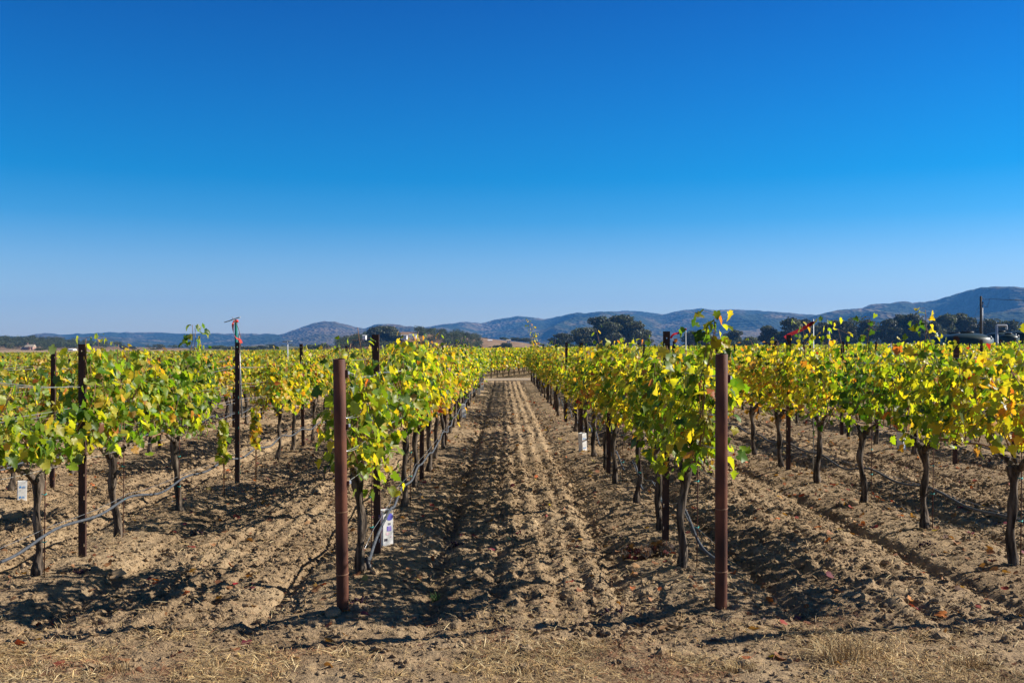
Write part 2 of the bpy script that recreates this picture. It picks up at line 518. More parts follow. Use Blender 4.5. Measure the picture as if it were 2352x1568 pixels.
BACK = [(-500, 775), (-100, 772), (0, 771), (30, 774), (60, 772), (100, 765), (125, 767), (150, 769), (210, 765), (230, 764), (250, 762), (275, 764), (330, 763), (400, 766), (500, 766), (635, 768),
        (800, 768), (960, 754), (1010, 747), (1065, 740), (1105, 742), (1150, 733), (1185, 727), (1215, 728), (1250, 733), (1290, 727), (1310, 720), (1350, 719), (1400, 716), (1440, 714), (1470, 714),
        (1500, 718), (1525, 722), (1560, 713), (1610, 709), (1640, 712), (1680, 711), (1740, 713), (1790, 717), (1840, 721), (1875, 724), (1960, 728), (2700, 735)]
PEAK = [(560, 800), (600, 785), (640, 772), (660, 765), (690, 752), (720, 742), (745, 738), (770, 739), (800, 746), (835, 755), (850, 749), (875, 744), (905, 745), (935, 750), (975, 755), (1030, 765), (1080, 780), (1130, 800)]
EAST = [(1700, 800), (1780, 765), (1830, 742), (1870, 726), (1885, 722), (1900, 718), (1930, 712), (1980, 706), (2000, 699), (2040, 697), (2070, 692), (2095, 695), (2130, 694), (2180, 681), (2220, 668), (2250, 662),
        (2290, 658), (2330, 660), (2400, 666), (2600, 684), (2900, 720)]
mm = mountain_mat("chaparral_mountain", (0.030, 0.042, 0.022), (0.20, 0.145, 0.085), 0.50, 0.66, 0.0032)
mm2 = mountain_mat("dry_peak", (0.050, 0.050, 0.026), (0.21, 0.145, 0.085), 0.42, 0.70, 0.0040)
range_mesh("mountains", BACK, -700, 2900, 620, lambda p: 7200 - 900 * np.clip((p - 900) / 900, 0, 1), 3600, 8300, mm, 3, 900)
range_mesh("peak_mountain", PEAK, 540, 1150, 160, 5600, 3300, 6900, mm2, 13, 800)
range_mesh("east_mountain", EAST, 1690, 2950, 300, 5000, 2600, 6600, mm, 23, 760)


def hill(name, x0, x1, y0, y1, hfun, mat, nx=90, ny=40):
    xs, ys = np.linspace(x0, x1, nx), np.linspace(y0, y1, ny)
    XX, YY = np.meshgrid(xs, ys)
    Z = hfun(XX, YY) + far_slope(XX, YY)
    idx = np.arange(XX.size).reshape(XX.shape)
    g = Geo()
    g.add(np.stack([XX, YY, Z], -1).reshape(-1, 3), np.stack([idx[:-1, :-1], idx[:-1, 1:], idx[1:, 1:], idx[1:, :-1]], -1).reshape(-1, 4))
    return tag(g.build(name, mat), kind="structure")


def bell(cx, cy, wx, wy, h, p=2):
    return lambda x, y: h * np.exp(-np.abs((x - cx) / wx) ** p - np.abs((y - cy) / wy) ** p)


M["dry_grass_hill"] = noise_mat("dry_grass_hill", [(0.3, (0.17, 0.105, 0.062)), (0.5, (0.23, 0.15, 0.09)), (0.75, (0.29, 0.20, 0.125))], 0.05, 9, 1.0, 0.6, 0.3, (1, 0.4, 6), bdist=1.0, spec=0.05)
M["vine_hill"] = noise_mat("vineyard_hill", [(0.35, (0.10, 0.115, 0.035)), (0.6, (0.19, 0.165, 0.06))], 0.12, 8, 1.0, 0.8, 0.5, (3, 0.3, 1), bdist=1.0, spec=0.05)


def px_hill(p, d):
    return (p - VPX) / F_PX * d


WOOD_H = lambda x, y: (bell(px_hill(10, 1200), 1250, 82, 130, 9.6, 2.4)(x, y) + bell(px_hill(245, 1200), 1260, 52, 90, 3.4)(x, y) + bell(px_hill(395, 1200), 1250, 60, 80, 2.4)(x, y) - 0.8)
KNOLL_H = lambda x, y: (bell(px_hill(850, 900), 960, 48, 80, 8.5, 2.6)(x, y) + bell(px_hill(985, 900), 980, 60, 90, 13.5, 2.4)(x, y) + bell(px_hill(1150, 1000), 1080, 52, 90, 9.3, 2.6)(x, y) - 0.8)
VHILL_H = lambda x, y: (bell(px_hill(590, 1100), 1150, 75, 90, 5.0, 2.4)(x, y) - 0.8)
hill("wooded_hill", -900, -240, 1020, 1500, WOOD_H, M["dry_grass_hill"])
hill("knoll_hill", -270, 150, 800, 1350, KNOLL_H, M["dry_grass_hill"], 110, 50)
hill("vineyard_hill", -480, -120, 960, 1320, VHILL_H, M["vine_hill"])

# ------------------------------------------------------------------ leaves
HALF = [(0.16, -0.20), (0.33, -0.19), (0.52, 0.04), (0.41, 0.17), (0.60, 0.40), (0.38, 0.48), (0.27, 0.66)]
T_HI = np.array([(0, -0.03)] + HALF + [(0, 0.90)] + [(-x, y) for x, y in HALF[::-1]])
HM = [(0.30, -0.18), (0.52, 0.10), (0.54, 0.42)]
T_MD = np.array([(0, -0.03)] + HM + [(0, 0.88)] + [(-x, y) for x, y in HM[::-1]])
T_LO = np.array([(0, -0.15), (0.5, 0.3), (0, 0.85), (-0.5, 0.3)])


def leaves(g, pos, tip, nrm, size, col, r, tmpl=T_HI):
    """one bent leaf blade per entry; blade axis along tip, facing nrm"""
    n = len(pos)
    if n == 0:
        return
    tip = tip / (np.linalg.norm(tip, axis=1)[:, None] + 1e-9)
    nrm = nrm - tip * np.sum(nrm * tip, 1)[:, None]
    nrm /= np.linalg.norm(nrm, axis=1)[:, None] + 1e-9
    side = np.cross(tip, nrm)
    k = len(tmpl)
    x = np.concatenate([tmpl[:, 0], [0]]) if k > 4 else tmpl[:, 0]
    y = np.concatenate([tmpl[:, 1], [0.22]]) if k > 4 else tmpl[:, 1]
    fold = r.uniform(-0.15, 0.55, (n, 1)); curl = r.uniform(-0.25, 0.7, (n, 1)) + (r.random((n, 1)) < 0.10) * r.uniform(0.4, 1.1, (n, 1)); tw = r.uniform(-0.5, 0.5, (n, 1))
    jx = 1 + r.uniform(-0.12, 0.12, (n, len(x)))
    xx = x[None] * jx * r.uniform(0.85, 1.1, (n, 1)); yy = y[None] * (1 + r.uniform(-0.08, 0.08, (n, len(x))))
    zz = fold * np.abs(xx) - curl * yy * yy * 0.8 + tw * xx * yy + r.normal(0, 0.035, xx.shape)
    s = size[:, None]
    V = pos[:, None, :] + (xx * s)[..., None] * side[:, None] + (yy * s)[..., None] * tip[:, None] + (zz * s)[..., None] * nrm[:, None]
    m = len(x)
    if k > 4:
        i = np.arange(k)
        F = np.stack([np.full(k, k), i, (i + 1) % k], -1)
    else:
        F = np.array([[0, 1, 2, 3]])
    F = (np.arange(n)[:, None, None] * m + F[None]).reshape(-1, F.shape[1])
    C = np.repeat(col[:, None, :], m, 1).reshape(-1, 3)
    g.add(V.reshape(-1, 3), F, C)


PAL = np.array([(0.036, 0.085, 0.010), (0.090, 0.165, 0.014), (0.185, 0.250, 0.022), (0.330, 0.318, 0.034),
                (0.500, 0.375, 0.038), (0.600, 0.365, 0.032), (0.590, 0.255, 0.035), (0.400, 0.130, 0.035), (0.28, 0.145, 0.065), (0.27, 0.02, 0.02)])
STYLE = {"green": (0.12, 0.25, 0.33, 0.21, 0.06, 0.012, 0.006, 0.006, 0.016, 0),
         "dark": (0.40, 0.38, 0.16, 0.05, 0.01, 0, 0, 0, 0, 0),
         "mixed": (0.13, 0.24, 0.27, 0.22, 0.105, 0.035, 0.018, 0.012, 0.025, 0.002),
         "yellow": (0.08, 0.13, 0.19, 0.25, 0.19, 0.085, 0.048, 0.024, 0.036, 0.004)}


def leaf_cols(n, style, r):
    c = PAL[r.choice(len(PAL), n, p=np.array(STYLE[style]) / sum(STYLE[style]))]
    return c * r.uniform(0.75, 1.25, (n, 1)) * (1 + r.normal(0, 0.06, (n, 3)))


def vine_meshes(seed, style, lod=0, nshoot=13, top=(1.42, 1.80), span=0.78, dens=1.0, head=0.74, extra=(), fill=470, low=0.66):
    """one grapevine: trunk with arms, canes with petioles, foliage"""
    r = np.random.default_rng(seed)
    gt, gc, gf = Geo(), Geo(), Geo()
    # trunk
    n = 22 if lod == 0 else 9
    t = np.linspace(0, 1, n)
    lean = r.normal(0, 0.035, 2)
    ph = r.uniform(0, 6.28, 4)
    px = lean[0] * t + 0.022 * np.sin(5 * t + ph[0]) * t + 0.010 * np.sin(11 * t + ph[2])
    py = lean[1] * t + 0.030 * np.sin(4 * t + ph[1]) * t + 0.010 * np.sin(10 * t + ph[3])
    path = np.stack([px, py, -0.06 + (head + 0.06) * t], -1)
    rad = 0.027 + 0.014 * np.exp(-((t - 0.12) / 0.08) ** 2) + 0.016 * np.exp(-((t - 1) / 0.12) ** 2) + 0.004 * np.sin(17 * t + ph[0])
    sides = 12 if lod == 0 else 7
    a = np.arange(sides)
    bumps = [1 + 0.24 * (vnoise(a * 1.1 + ph[0] * 5, np.full(sides, i * 0.22), seed % 97) - 0.5) * 2 + 0.22 * (vnoise(a * 3.1, np.full(sides, i * 0.5), seed % 89) - 0.5) for i in range(n)]
    add_tube(gt, path, rad * r.uniform(0.85, 1.15), sides, bumps=bumps)
    hx, hy = path[-1][:2]
    for s in (-1, 1):                                           # the two arms that carry the canes
        m = 7
        q = np.linspace(0, 1, m)
        arm = np.stack([hx * (1 - q) + r.normal(0, 0.012, m) * q, hy + s * q * r.uniform(0.22, 0.4), head - 0.03 + (0.86 - head) * q ** 0.7 + r.normal(0, 0.01, m)], -1)
        add_tube(gt, arm, np.linspace(0.030, 0.013, m) * r.uniform(0.8, 1.2, m), sides - 2)
        q = np.linspace(0, 1, 6)
        cane = np.stack([arm[-1][0] + 0.01 * np.sin(q * 4), arm[-1][1] + (s * span - arm[-1][1]) * q, arm[-1][2] + 0.02 * np.sin(q * 3)], -1)
        add_tube(gc, cane, np.linspace(0.011, 0.006, 6), 5)
    # shoots
    P, Tp, Nn, S = [], [], [], []
    tmpl = T_HI if lod == 0 else T_MD
    shoots = [(y, None) for y in np.linspace(-span, span, nshoot) * 0.86 + r.normal(0, 0.07, nshoot)] + [(e[0], e) for e in extra]
    for y0, ex in shoots:
        zt = r.uniform(*top) + (r.uniform(0.06, 0.2) if r.random() < 0.14 else 0)
        flop = r.random() < 0.13
        L = zt - 0.86
        k = max(6, int(L / 0.066))
        q = np.linspace(0, 1, k)
        sx = r.choice([-1, 1])
        bx, by = r.normal(0, 0.08), r.normal(0, 0.11) + y0 * 0.22
        x = sx * 0.02 + bx * q + 0.05 * np.sin(q * 5 + r.uniform(0, 6))
        if flop:
            amp = r.uniform(0.25, 0.45)
            x = sx * amp * q ** 1.3
            z = 0.86 + 0.30 * np.sin(q * 2.6) - r.uniform(0.05, 0.35) * q ** 2
        else:
            z = 0.86 + L * q - 0.12 * abs(bx) * q
        y = y0 + by * q + 0.04 * np.sin(q * 6 + r.uniform(0, 6))
        if ex is not None:
            tgt = np.array(ex[1])
            k = max(8, int(np.linalg.norm(tgt - np.array([0, ex[0], 0.9])) / 0.05)); q = np.linspace(0, 1, k)
            x = tgt[0] * q ** 0.8 + 0.015 * np.sin(q * 9); y = ex[0] + (tgt[1] - ex[0]) * q; z = 0.9 + (tgt[2] - 0.9) * q
        sp = np.stack([x, y, z], -1)
        add_tube(gc, sp, np.linspace(0.0055, 0.0028, k), 5 if lod == 0 else 3)
        for i in range(1, k):
            sd = 1 if (i % 2) else -1
            fade = 1 - 0.40 * (i / k) ** 3
            nl = 1 + (r.random() < 0.7 * dens) + (r.random() < 0.5 * dens)
            if ex is None and r.random() > 0.93 * min(1, dens + 0.15):
                continue
            if ex is not None:
                nl = 2 + (r.random() < 0.4)
            for j in range(nl):
                pd = np.array([sd * (0.75 if j == 0 else r.choice([-1, 1]) * 0.9), r.normal(0, 0.6), r.normal(0.05, 0.35)])
                pd /= np.linalg.norm(pd)
                pl = r.uniform(0.045, 0.09) if j == 0 else r.uniform(0.07, 0.22)
                if ex is not None:
                    pl *= 0.7
                base = sp[i] + np.array([0, 0, r.uniform(-0.03, 0.03)])
                pos = base + pd * pl
                if lod == 0 and r.random() < 0.5:
                    add_tube(gc, np.array([base, pos]), 0.0012, 3, cap=False)
                P.append(pos)
                o = math.copysign(1, pd[0])
                Nn.append(np.array([o * 0.75, 0, 0.55]) + r.normal(0, 0.42, 3))
                Tp.append(np.array([o * 0.45, 0, -0.75]) + r.normal(0, 0.45, 3))
                S.append(r.uniform(0.052, 0.096) * (fade if ex is None else 0.95) * (1 if j == 0 else 0.88))
    nf = int(fill * dens * span / 0.78)
    fy = r.uniform(-span - 0.06, span + 0.06, nf)
    ztop = np.interp(fy, np.linspace(-span, span, 9), r.uniform(top[0] - 0.05, top[1] - 0.02, 9))
    zlow = np.interp(fy, np.linspace(-span, span, 9), r.uniform(low, low + 0.22, 9))
    zlow = zlow + 0.24 * (np.abs(fy) / span) ** 1.6
    fz = zlow + (ztop - zlow) * r.random(nf) ** 0.9
    fx = r.choice([-1, 1], nf) * np.abs(r.normal(0.12, 0.075, nf)) * (1.15 - 0.35 * (fz - 0.75))
    fo = np.sign(fx)
    P += list(np.stack([fx, fy, fz], -1)); S += list(r.uniform(0.046, 0.092, nf))
    Nn += list(np.stack([fo * 0.75, np.zeros(nf), np.full(nf, 0.5)], -1) + r.normal(0, 0.45, (nf, 3)))
    Tp += list(np.stack([fo * 0.4, np.zeros(nf), np.full(nf, -0.75)], -1) + r.normal(0, 0.45, (nf, 3)))
    P, Tp, Nn, S = map(np.array, (P, Tp, Nn, S))
    leaves(gf, P, Tp, Nn, S, leaf_cols(len(P), style, r), r, tmpl)
    return gt.mesh("trunk", M["bark"]), gc.mesh("canes", M["cane"]), gf.mesh("foliage", M["leaf"])


# ------------------------------------------------------------------ where the rows stand
ORD = "first second third fourth fifth sixth seventh eighth ninth tenth eleventh twelfth thirteenth fourteenth fifteenth sixteenth seventeenth eighteenth nineteenth twentieth".split()
TENS = {2: "twenty", 3: "thirty"}


def ordinal(n):
    if n <= 20:
        return ORD[n - 1]
    return f"{TENS[n // 10]}-{ORD[n % 10 - 1]}" if n % 10 else {30: "thirtieth", 40: "fortieth"}[n]


def row_phrase(r):
    if r == -1: return "row behind the bare-topped rusty end post"
    if r == 1: return "row behind the sprig-topped rusty end post"
    side, k = ("left of the bare-topped", -r - 1) if r < 0 else ("right of the sprig-topped", r - 1)
    return f"{ORD[k - 1]} row {side} end post"


VINE_Y0, VINE_D = 7.40, 1.524
ROWS = [r for r in range(-14, 15) if r != 0]


def in_frame(x, y, pad=60, half=0.0):
    px = VPX + x / y * F_PX
    m = pad + half / y * F_PX
    return -m < px < 2352 + m


CARTON_SPOTS = set()
cand = []
for r in ROWS:
    k, y = 0, VINE_Y0 + (0.06 if r > 0 else 0) + ((abs(r) * 37) % 10 - 5) * 0.012
    seen = 0
    while y < ROW_END - 0.4:
        x = row_x(r)
        if in_frame(x, y, 0, 0.75):
            seen += 1
            cand.append((math.hypot(x * 1.3, y), r, k, y, seen))
        y += VINE_D; k += 1
cand.sort()
SKIP = {(-1, 1), (-2, 3), (-2, 4), (1, 9), (-1, 12), (2, 6), (-3, 7), (3, 8), (-2, 11), (2, 13), (-4, 12), (4, 14), (3, 4)}                                      # places where young replants or cartons stand
cand = [c for c in cand if (c[1], c[2]) not in SKIP]
near, rest = cand[:296], cand[296:]

# hand-set first vines (seed, style, shape), every other one is a copy from a stock of built vines
SPECIAL = {
    (-1, 0): dict(seed=101, style="green", nshoot=10, top=(1.40, 1.72), span=0.66, dens=0.95, low=0.46),
    (-1, 2): dict(seed=103, style="mixed", nshoot=11, top=(1.45, 1.78), dens=0.8),
    (-1, 3): dict(seed=104, style="yellow", nshoot=13, top=(1.5, 1.85), dens=1.0),
    (1, 0): dict(seed=111, style="mixed", nshoot=12, top=(1.4, 1.66), dens=1.0, span=0.85, low=0.52, extra=[(-0.55, (0.05, -0.86, 1.85)), (-0.6, (0.0, -0.84, 1.80)), (-0.5, (0.07, -0.8, 1.82))]),
    (1, 1): dict(seed=112, style="mixed", nshoot=13, top=(1.38, 1.68), dens=1.0),
    (1, 2): dict(seed=113, style="yellow", nshoot=13, top=(1.45, 1.75), dens=1.05),
    (1, 3): dict(seed=114, style="yellow", nshoot=13, top=(1.45, 1.8), dens=1.0),
    (-2, 0): dict(seed=121, style="green", nshoot=10, top=(1.12, 1.45), dens=0.95, span=0.85),
    (-2, 1): dict(seed=122, style="mixed", nshoot=13, top=(1.4, 1.74), dens=1.05),
    (-2, 2): dict(seed=123, style="green", nshoot=13, top=(1.4, 1.72), dens=1.0, extra=[(0.2, (0.05, 0.25, 1.95)), (0.35, (0.0, 0.5, 1.92))]),
    (1, 18): dict(seed=118, style="yellow", nshoot=13, top=(1.4, 1.7), extra=[(0.0, (-0.42, 0.0, 2.62)), (0.1, (-0.25, 0.2, 2.15))]),
    (2, 0): dict(seed=131, style="yellow", nshoot=11, top=(1.35, 1.75), dens=0.75, extra=[(-0.2, (-0.1, -0.6, 1.82))]),
    (2, 1): dict(seed=132, style="mixed", nshoot=13, top=(1.45, 1.75), dens=1.0, extra=[(0.0, (0.05, 0.1, 1.98))]),
    (2, 2): dict(seed=133, style="dark", nshoot=7, top=(1.35, 1.6), dens=0.8, span=0.4, extra=[(0.1, (0.0, -0.1, 1.95))]),
    (2, 3): dict(seed=134, style="yellow", nshoot=10, top=(1.4, 1.75), dens=0.75, extra=[(-0.3, (-0.05, -0.5, 1.98)), (0.1, (-0.1, 0.3, 1.92))]),
}
HIST = {}
stock = {(s, l): [vine_meshes(500 + 37 * i + 7 * l + 1000 * si, s, l, nshoot=(12, 13, 14, 13, 12)[i], top=((1.38, 1.80), (1.25, 1.70), (1.45, 1.86), (1.32, 1.78), (1.35, 1.66))[i], dens=(1.0, 0.68, 1.1, 0.8, 1.2)[i])
                  for i in range(5 if l == 0 else 4)]
         for si, s in enumerate(("green", "mixed", "yellow")) for l in (0, 1)}
COLWORD = {"green": "green", "mixed": "green and yellow", "yellow": "yellow-green", "dark": "dark green"}


def pick_style(r, y, rr):
    if y < 12: p = (0.15, 0.50, 0.35)
    elif y < 34: p = (0.02, 0.28, 0.70)
    else: p = (0.30, 0.45, 0.25)
    return rr.choice(["green", "mixed", "yellow"], p=p)


pyr = np.random.default_rng(5)
n_near_rows = {}
for _, r, k, y, seen in near:
    x = row_x(r) + pyr.normal(0, 0.03)
    sp = SPECIAL.get((r, k))
    if sp:
        sp = dict(sp); style = sp["style"]
        trunk, canes, fol = vine_meshes(sp.pop("seed"), sp.pop("style"), 0, **sp)
        rz, scz = 0.0, 1.0
        label = f"{COLWORD[style]} grapevine, {ordinal(seen)} from the front, {row_phrase(r)}"
    else:
        style = pick_style(r, y, pyr)
        st = stock[(style, 0 if y < 17 else 1)]
        trunk, canes, fol = st[pyr.integers(len(st))]
        rz = math.pi * pyr.integers(2) + pyr.normal(0, 0.03)
        scz = pyr.uniform(0.95, 1.05) * (1.0 if y < 14 else 0.96 if y < 24 else 0.93) * (0.98 if r == -2 else 0.95 if r < -2 else 0.97 if r == 2 else 0.94 if r > 2 else 1.0)
        label = f"{ordinal(seen)} grapevine from the front, {row_phrase(r)}"
    v = thing("grapevine", (x, y, float(hgt(x, y)) - 0.01), label, "grapevine", "grapevines trained in rows", rz)
    v.scale = (1, 1, scz)
    link("trunk", trunk, v); link("canes", canes, v); link("foliage", fol, v)


# the vines beyond those, and the block past the dirt road, read as one mass
def far_vines(name, spots, label, seed):
    r = np.random.default_rng(seed)
    g, gt = Geo(), None
    for (x, y, n, s, zlo) in spots:
        z = zlo + (1.60 - zlo) * r.beta(1.6, 1.1, n) + (r.random(n) < 0.05) * 0.15
        z = z + float(far_slope(x, y))
        pos = np.stack([x + r.normal(0, 0.17, n), y + r.uniform(-0.8, 0.8, n), z], -1)
        o = np.sign(pos[:, 0] - x)[:, None]
        nr = o * np.array([[0.7, 0, 0]]) + np.array([[0, 0, 0.6]]) + r.normal(0, 0.45, (n, 3))
        tp = o * np.array([[0.4, 0, 0]]) + np.array([[0, 0, -0.7]]) + r.normal(0, 0.5, (n, 3))
        st = "mixed" if r.random() < 0.45 else "yellow" if r.random() < 0.4 else "green"
        leaves(g, pos, tp, nr, s * r.uniform(0.7, 1.25, n), leaf_cols(n, st, r), r, T_LO)
        if y < 100:
            z0 = float(far_slope(x, y))
            add_tube(g, [(x, y, z0 - 0.1), (x + r.normal(0, 0.02), y + r.normal(0, 0.02), z0 + 0.9)], 0.035, 4, col=(0.09, 0.07, 0.05), cap=False)
    o = g.build(name, M["leaf"])
    return tag(o, label, "vines", kind="stuff")


spots = [(row_x(r), y, 210, 0.13, 0.72) for _, r, k, y, s in rest]
far_vines("distant_vines", spots, "far ends of the vine rows next to the dirt road", 3)
spots = []
FA = R(13)
for v_ in np.concatenate([np.arange(0, 80, 1.55), np.arange(80, 330, 3.1)]):
    for kx in range(-130, 150):
        u_ = -0.75 + ROW_D * kx
        x = u_ * math.cos(FA) + v_ * math.sin(FA); y = 57.8 - u_ * math.sin(FA) * 0 + v_ * math.cos(FA)
        if in_frame(x, y, 30) and y < 340:
            if y < 80: spots.append((x, y, 330, 0.14, 0.42))
            elif y < 130: spots.append((x, y, 50, 0.24, 1.0))
            elif y < 220: spots.append((x, y, 26, 0.42, 1.2))
            else: spots.append((x, y, 12, 0.75, 1.25))
far_vines("far_vineyard", spots, "wide green vineyard beyond the dirt road, reaching to the trees", 4)

# ------------------------------------------------------------------ posts
def steel_post(h):
    """channel section steel post with punched holes and hooked edges; its web faces the camera"""
    bm = bmesh.new()
    xs = [-0.028, -0.0225, -0.0155, -0.005, 0.005, 0.0155, 0.0225, 0.028]
    zs = sorted(set([-0.05, 0.0] + [round(v, 4) for k in range(int(h / 0.19) + 1) for v in (h - 0.10 - 0.19 * k, h - 0.13 - 0.19 * k) if v > 0.05] + [h - 0.062, h - 0.050, h]))
    vs = {}
    def v(x, y, z):
        key = (round(x, 4), round(y, 4), round(z, 4))
        if key not in vs: vs[key] = bm.verts.new((x, y, z))
        return vs[key]
    for z0, z1 in zip(zs[:-1], zs[1:]):
        hook = abs((z1 - z0) - 0.03) < 0.002 and z0 > 0.05
        for x0, x1 in zip(xs[:-1], xs[1:]):
            if hook and abs(abs((x0 + x1) / 2) - 0.019) < 0.003: continue
            if abs(z1 - z0 - 0.012) < 0.001 and abs(x0 + x1) < 0.001: continue
            bm.faces.new((v(x0, 0, z0), v(x1, 0, z0), v(x1, 0, z1), v(x0, 0, z1)))
        for x0 in (-0.028, 0.028):
            bm.faces.new((v(x0, 0, z0), v(x0, 0.030, z0), v(x0, 0.030, z1), v(x0, 0, z1)))
            bm.faces.new((v(x0, 0.030, z0), v(x0 * 0.62, 0.034, z0), v(x0 * 0.62, 0.034, z1), v(x0, 0.030, z1)))
    bmesh.ops.recalc_face_normals(bm, faces=bm.faces)
    bmesh.ops.solidify(bm, geom=bm.faces[:], thickness=0.0028)
    me = bpy.data.meshes.new("steel_post")
    bm.to_mesh(me); bm.free()
    me.materials.append(M["post"])
    return me


POST_ME = {h: steel_post(h) for h in (1.60, 1.70, 1.76, 1.82)}


def add_post(x, y, h, label, tilt=(0, 0)):
    hh = min(POST_ME, key=lambda k: abs(k - h))
    o = link("steel_post", POST_ME[hh], None, (x, y, float(hgt(x, y)) - 0.02))
    o.rotation_euler = (tilt[0], tilt[1], 0)
    o.scale.z = h / hh
    return tag(o, label, "post", "steel posts along the vine rows")


prr = np.random.default_rng(77)
POST_ROWS = {}
for r in range(-9, 10):
    if r == 0: continue
    y0 = {-1: 8.06, -2: 8.06, 1: 8.46, 2: 13.2, 3: 13.7, -3: 12.4}.get(r, 8.0 + (abs(r) * 13 % 7) * 0.6)
    y, seen = y0, 0
    while y < ROW_END - 1:
        x = row_x(r) + prr.normal(0, 0.015)
        if r == -2 and 12 < y < 13: x = -3.365
        if r == -3 and y < 13: x = -5.60
        h = 1.75 + prr.normal(0, 0.025)
        if r == 1 and y < 9: h = 1.79
        if r == 2 and seen == 0: h = 1.80
        if r <= -3 and y > 14: h = 1.58 + prr.normal(0, 0.03)
        if in_frame(x, y, -5) and (abs(r) <= 5 or y < 40):
            seen += 1
            POST_ROWS.setdefault(r, []).append((x, y))
            extra = {(-2, 2): "ribboned steel post", (1, 1): "tall dark steel post"}.get((r, seen), "rusty steel post")
            lab = f"{extra}, {ordinal(seen)} from the front, {row_phrase(r)}"
            if abs(r) > 1: lab = f"rusty steel post, {ordinal(seen)} along, {row_phrase(r)}"
            add_post(x, y, h, lab, (prr.normal(0, 0.008), prr.normal(0, 0.008)))
        y += 4.572


def end_post(px, py, top_px, top_py, label, bracket):
    x, y = G(px, py)
    z0 = float(hgt(x, y)) - 0.04
    t = thing("end_post", (x, y, z0), label, "post", "rusty pipe end posts")
    h = 1.66 + 0.04
    lean_y = -0.13
    y_top = y + lean_y
    tp = at(top_px, top_py, y_top) - np.array([x, y, z0])
    ax = tp / np.linalg.norm(tp); h = np.linalg.norm(tp)
    q = Vector((0, 0, 1)).rotation_difference(Vector(ax))
    ro, ri = 0.0385, 0.034
    g = Geo()
    add_lathe(g, [(ro * 1.0, -0.12), (ro, 0.3), (ro, 0.8), (ro, 1.2), (ro, h - 0.002), (ro - 0.002, h), (ri + 0.001, h), (ri, h - 0.002), (ri, h - 0.4), (0.0005, h - 0.42)], 32)
    p = g.build("pipe", M["rust"], t); p.rotation_mode = 'QUATERNION'; p.rotation_quaternion = q
    for zz in (0.28, 0.68):
        g = Geo()
        a = np.linspace(0, 4 * np.pi, 60)
        add_tube(g, np.stack([(ro + 0.002) * np.cos(a), (ro + 0.002) * np.sin(a), zz + 0.007 * a / 12 + 0.004 * np.sin(a)], -1), 0.0019, 5)
        w = g.build("wire_wrap", M["cane"], t); w.rotation_mode = 'QUATERNION'; w.rotation_quaternion = q
    for k, zz in enumerate(bracket):
        g = Geo()
        add_box(g, (ro + 0.007, 0.0, zz), (0.014, 0.016, 0.05 if k == 0 else 0.03), 0.1)
        c = g.build("bracket", M["rust"], t, smooth=False); c.rotation_mode = 'QUATERNION'; c.rotation_quaternion = q
        g = Geo()
        add_box(g, (ro + 0.019, 0.003, zz + 0.006), (0.011, 0.014, 0.018), 0.4)
        b = g.build("clip", M["tape_white"], c, smooth=False)
    return np.array([x, y, z0]), ax, h


EP_L = end_post(787.5, 1415, 779, 824, "bare-topped rusty pipe end post with a pale wire clip near its top", (1.55, 1.22, 0.86))
EP_R = end_post(1656, 1415, 1657.5, 813, "rusty pipe end post with a green vine sprig rising behind its top", (1.5,))

# ------------------------------------------------------------------ trellis wires and drip hoses
wr = np.random.default_rng(31)


def catenary(pts, sag, n=10):
    out = []
    for a, b in zip(pts[:-1], pts[1:]):
        t = np.linspace(0, 1, n, endpoint=False)
        p = np.array(a)[None] * (1 - t)[:, None] + np.array(b)[None] * t[:, None]
        p[:, 2] -= sag * 4 * t * (1 - t) * wr.uniform(0.5, 1.5)
        out.append(p)
    out.append(np.array(pts[-1])[None])
    return np.concatenate(out)


LEVEL = {0.86: "lowest", 1.06: "lower middle", 1.27: "upper middle", 1.50: "topmost"}
for r in (-4, -3, -2, -1, 1, 2, 3, 4):
    xr = row_x(r); zr = float(far_slope(xr, 0))
    for z0, nm in LEVEL.items():
        for side in ((-1, 1) if z0 > 1.0 else (1,)):
            if abs(r) == 4 and side == -1: continue
            ys = [y for _, y in POST_ROWS[r]]
            y_start = 6.3
            pts = [(xr, y_start, zr + z0 + (0.06 if z0 > 1.4 else 0))]
            if r == -1: pts = [tuple(EP_L[0] + EP_L[1] * (1.575 if z0 > 1.4 else z0) + np.array([0.03, 0.02, 0]))]
            if r == 1: pts = [tuple(EP_R[0] + EP_R[1] * (1.52 if z0 > 1.4 else z0) + np.array([-0.03, 0.02, 0]))]
            for y in ys:
                if y > 7: pts.append((xr + side * 0.030, y - 0.006, zr + z0 + wr.normal(0, 0.02) - (0.08 if (r == -2 and y < 9 and z0 > 1.4) else 0)))
            g = Geo()
            add_tube(g, catenary(pts, 0.035 if z0 > 1 else 0.01), 0.0021, 5)
            which = "" if z0 < 1 else ("left strand of the " if side < 0 else "right strand of the ")
            lab = f"{which}{LEVEL[z0]} trellis wire, {row_phrase(r)}"
            tag(g.build("trellis_wire", M["wire"], None), lab, "wire", "trellis wires")

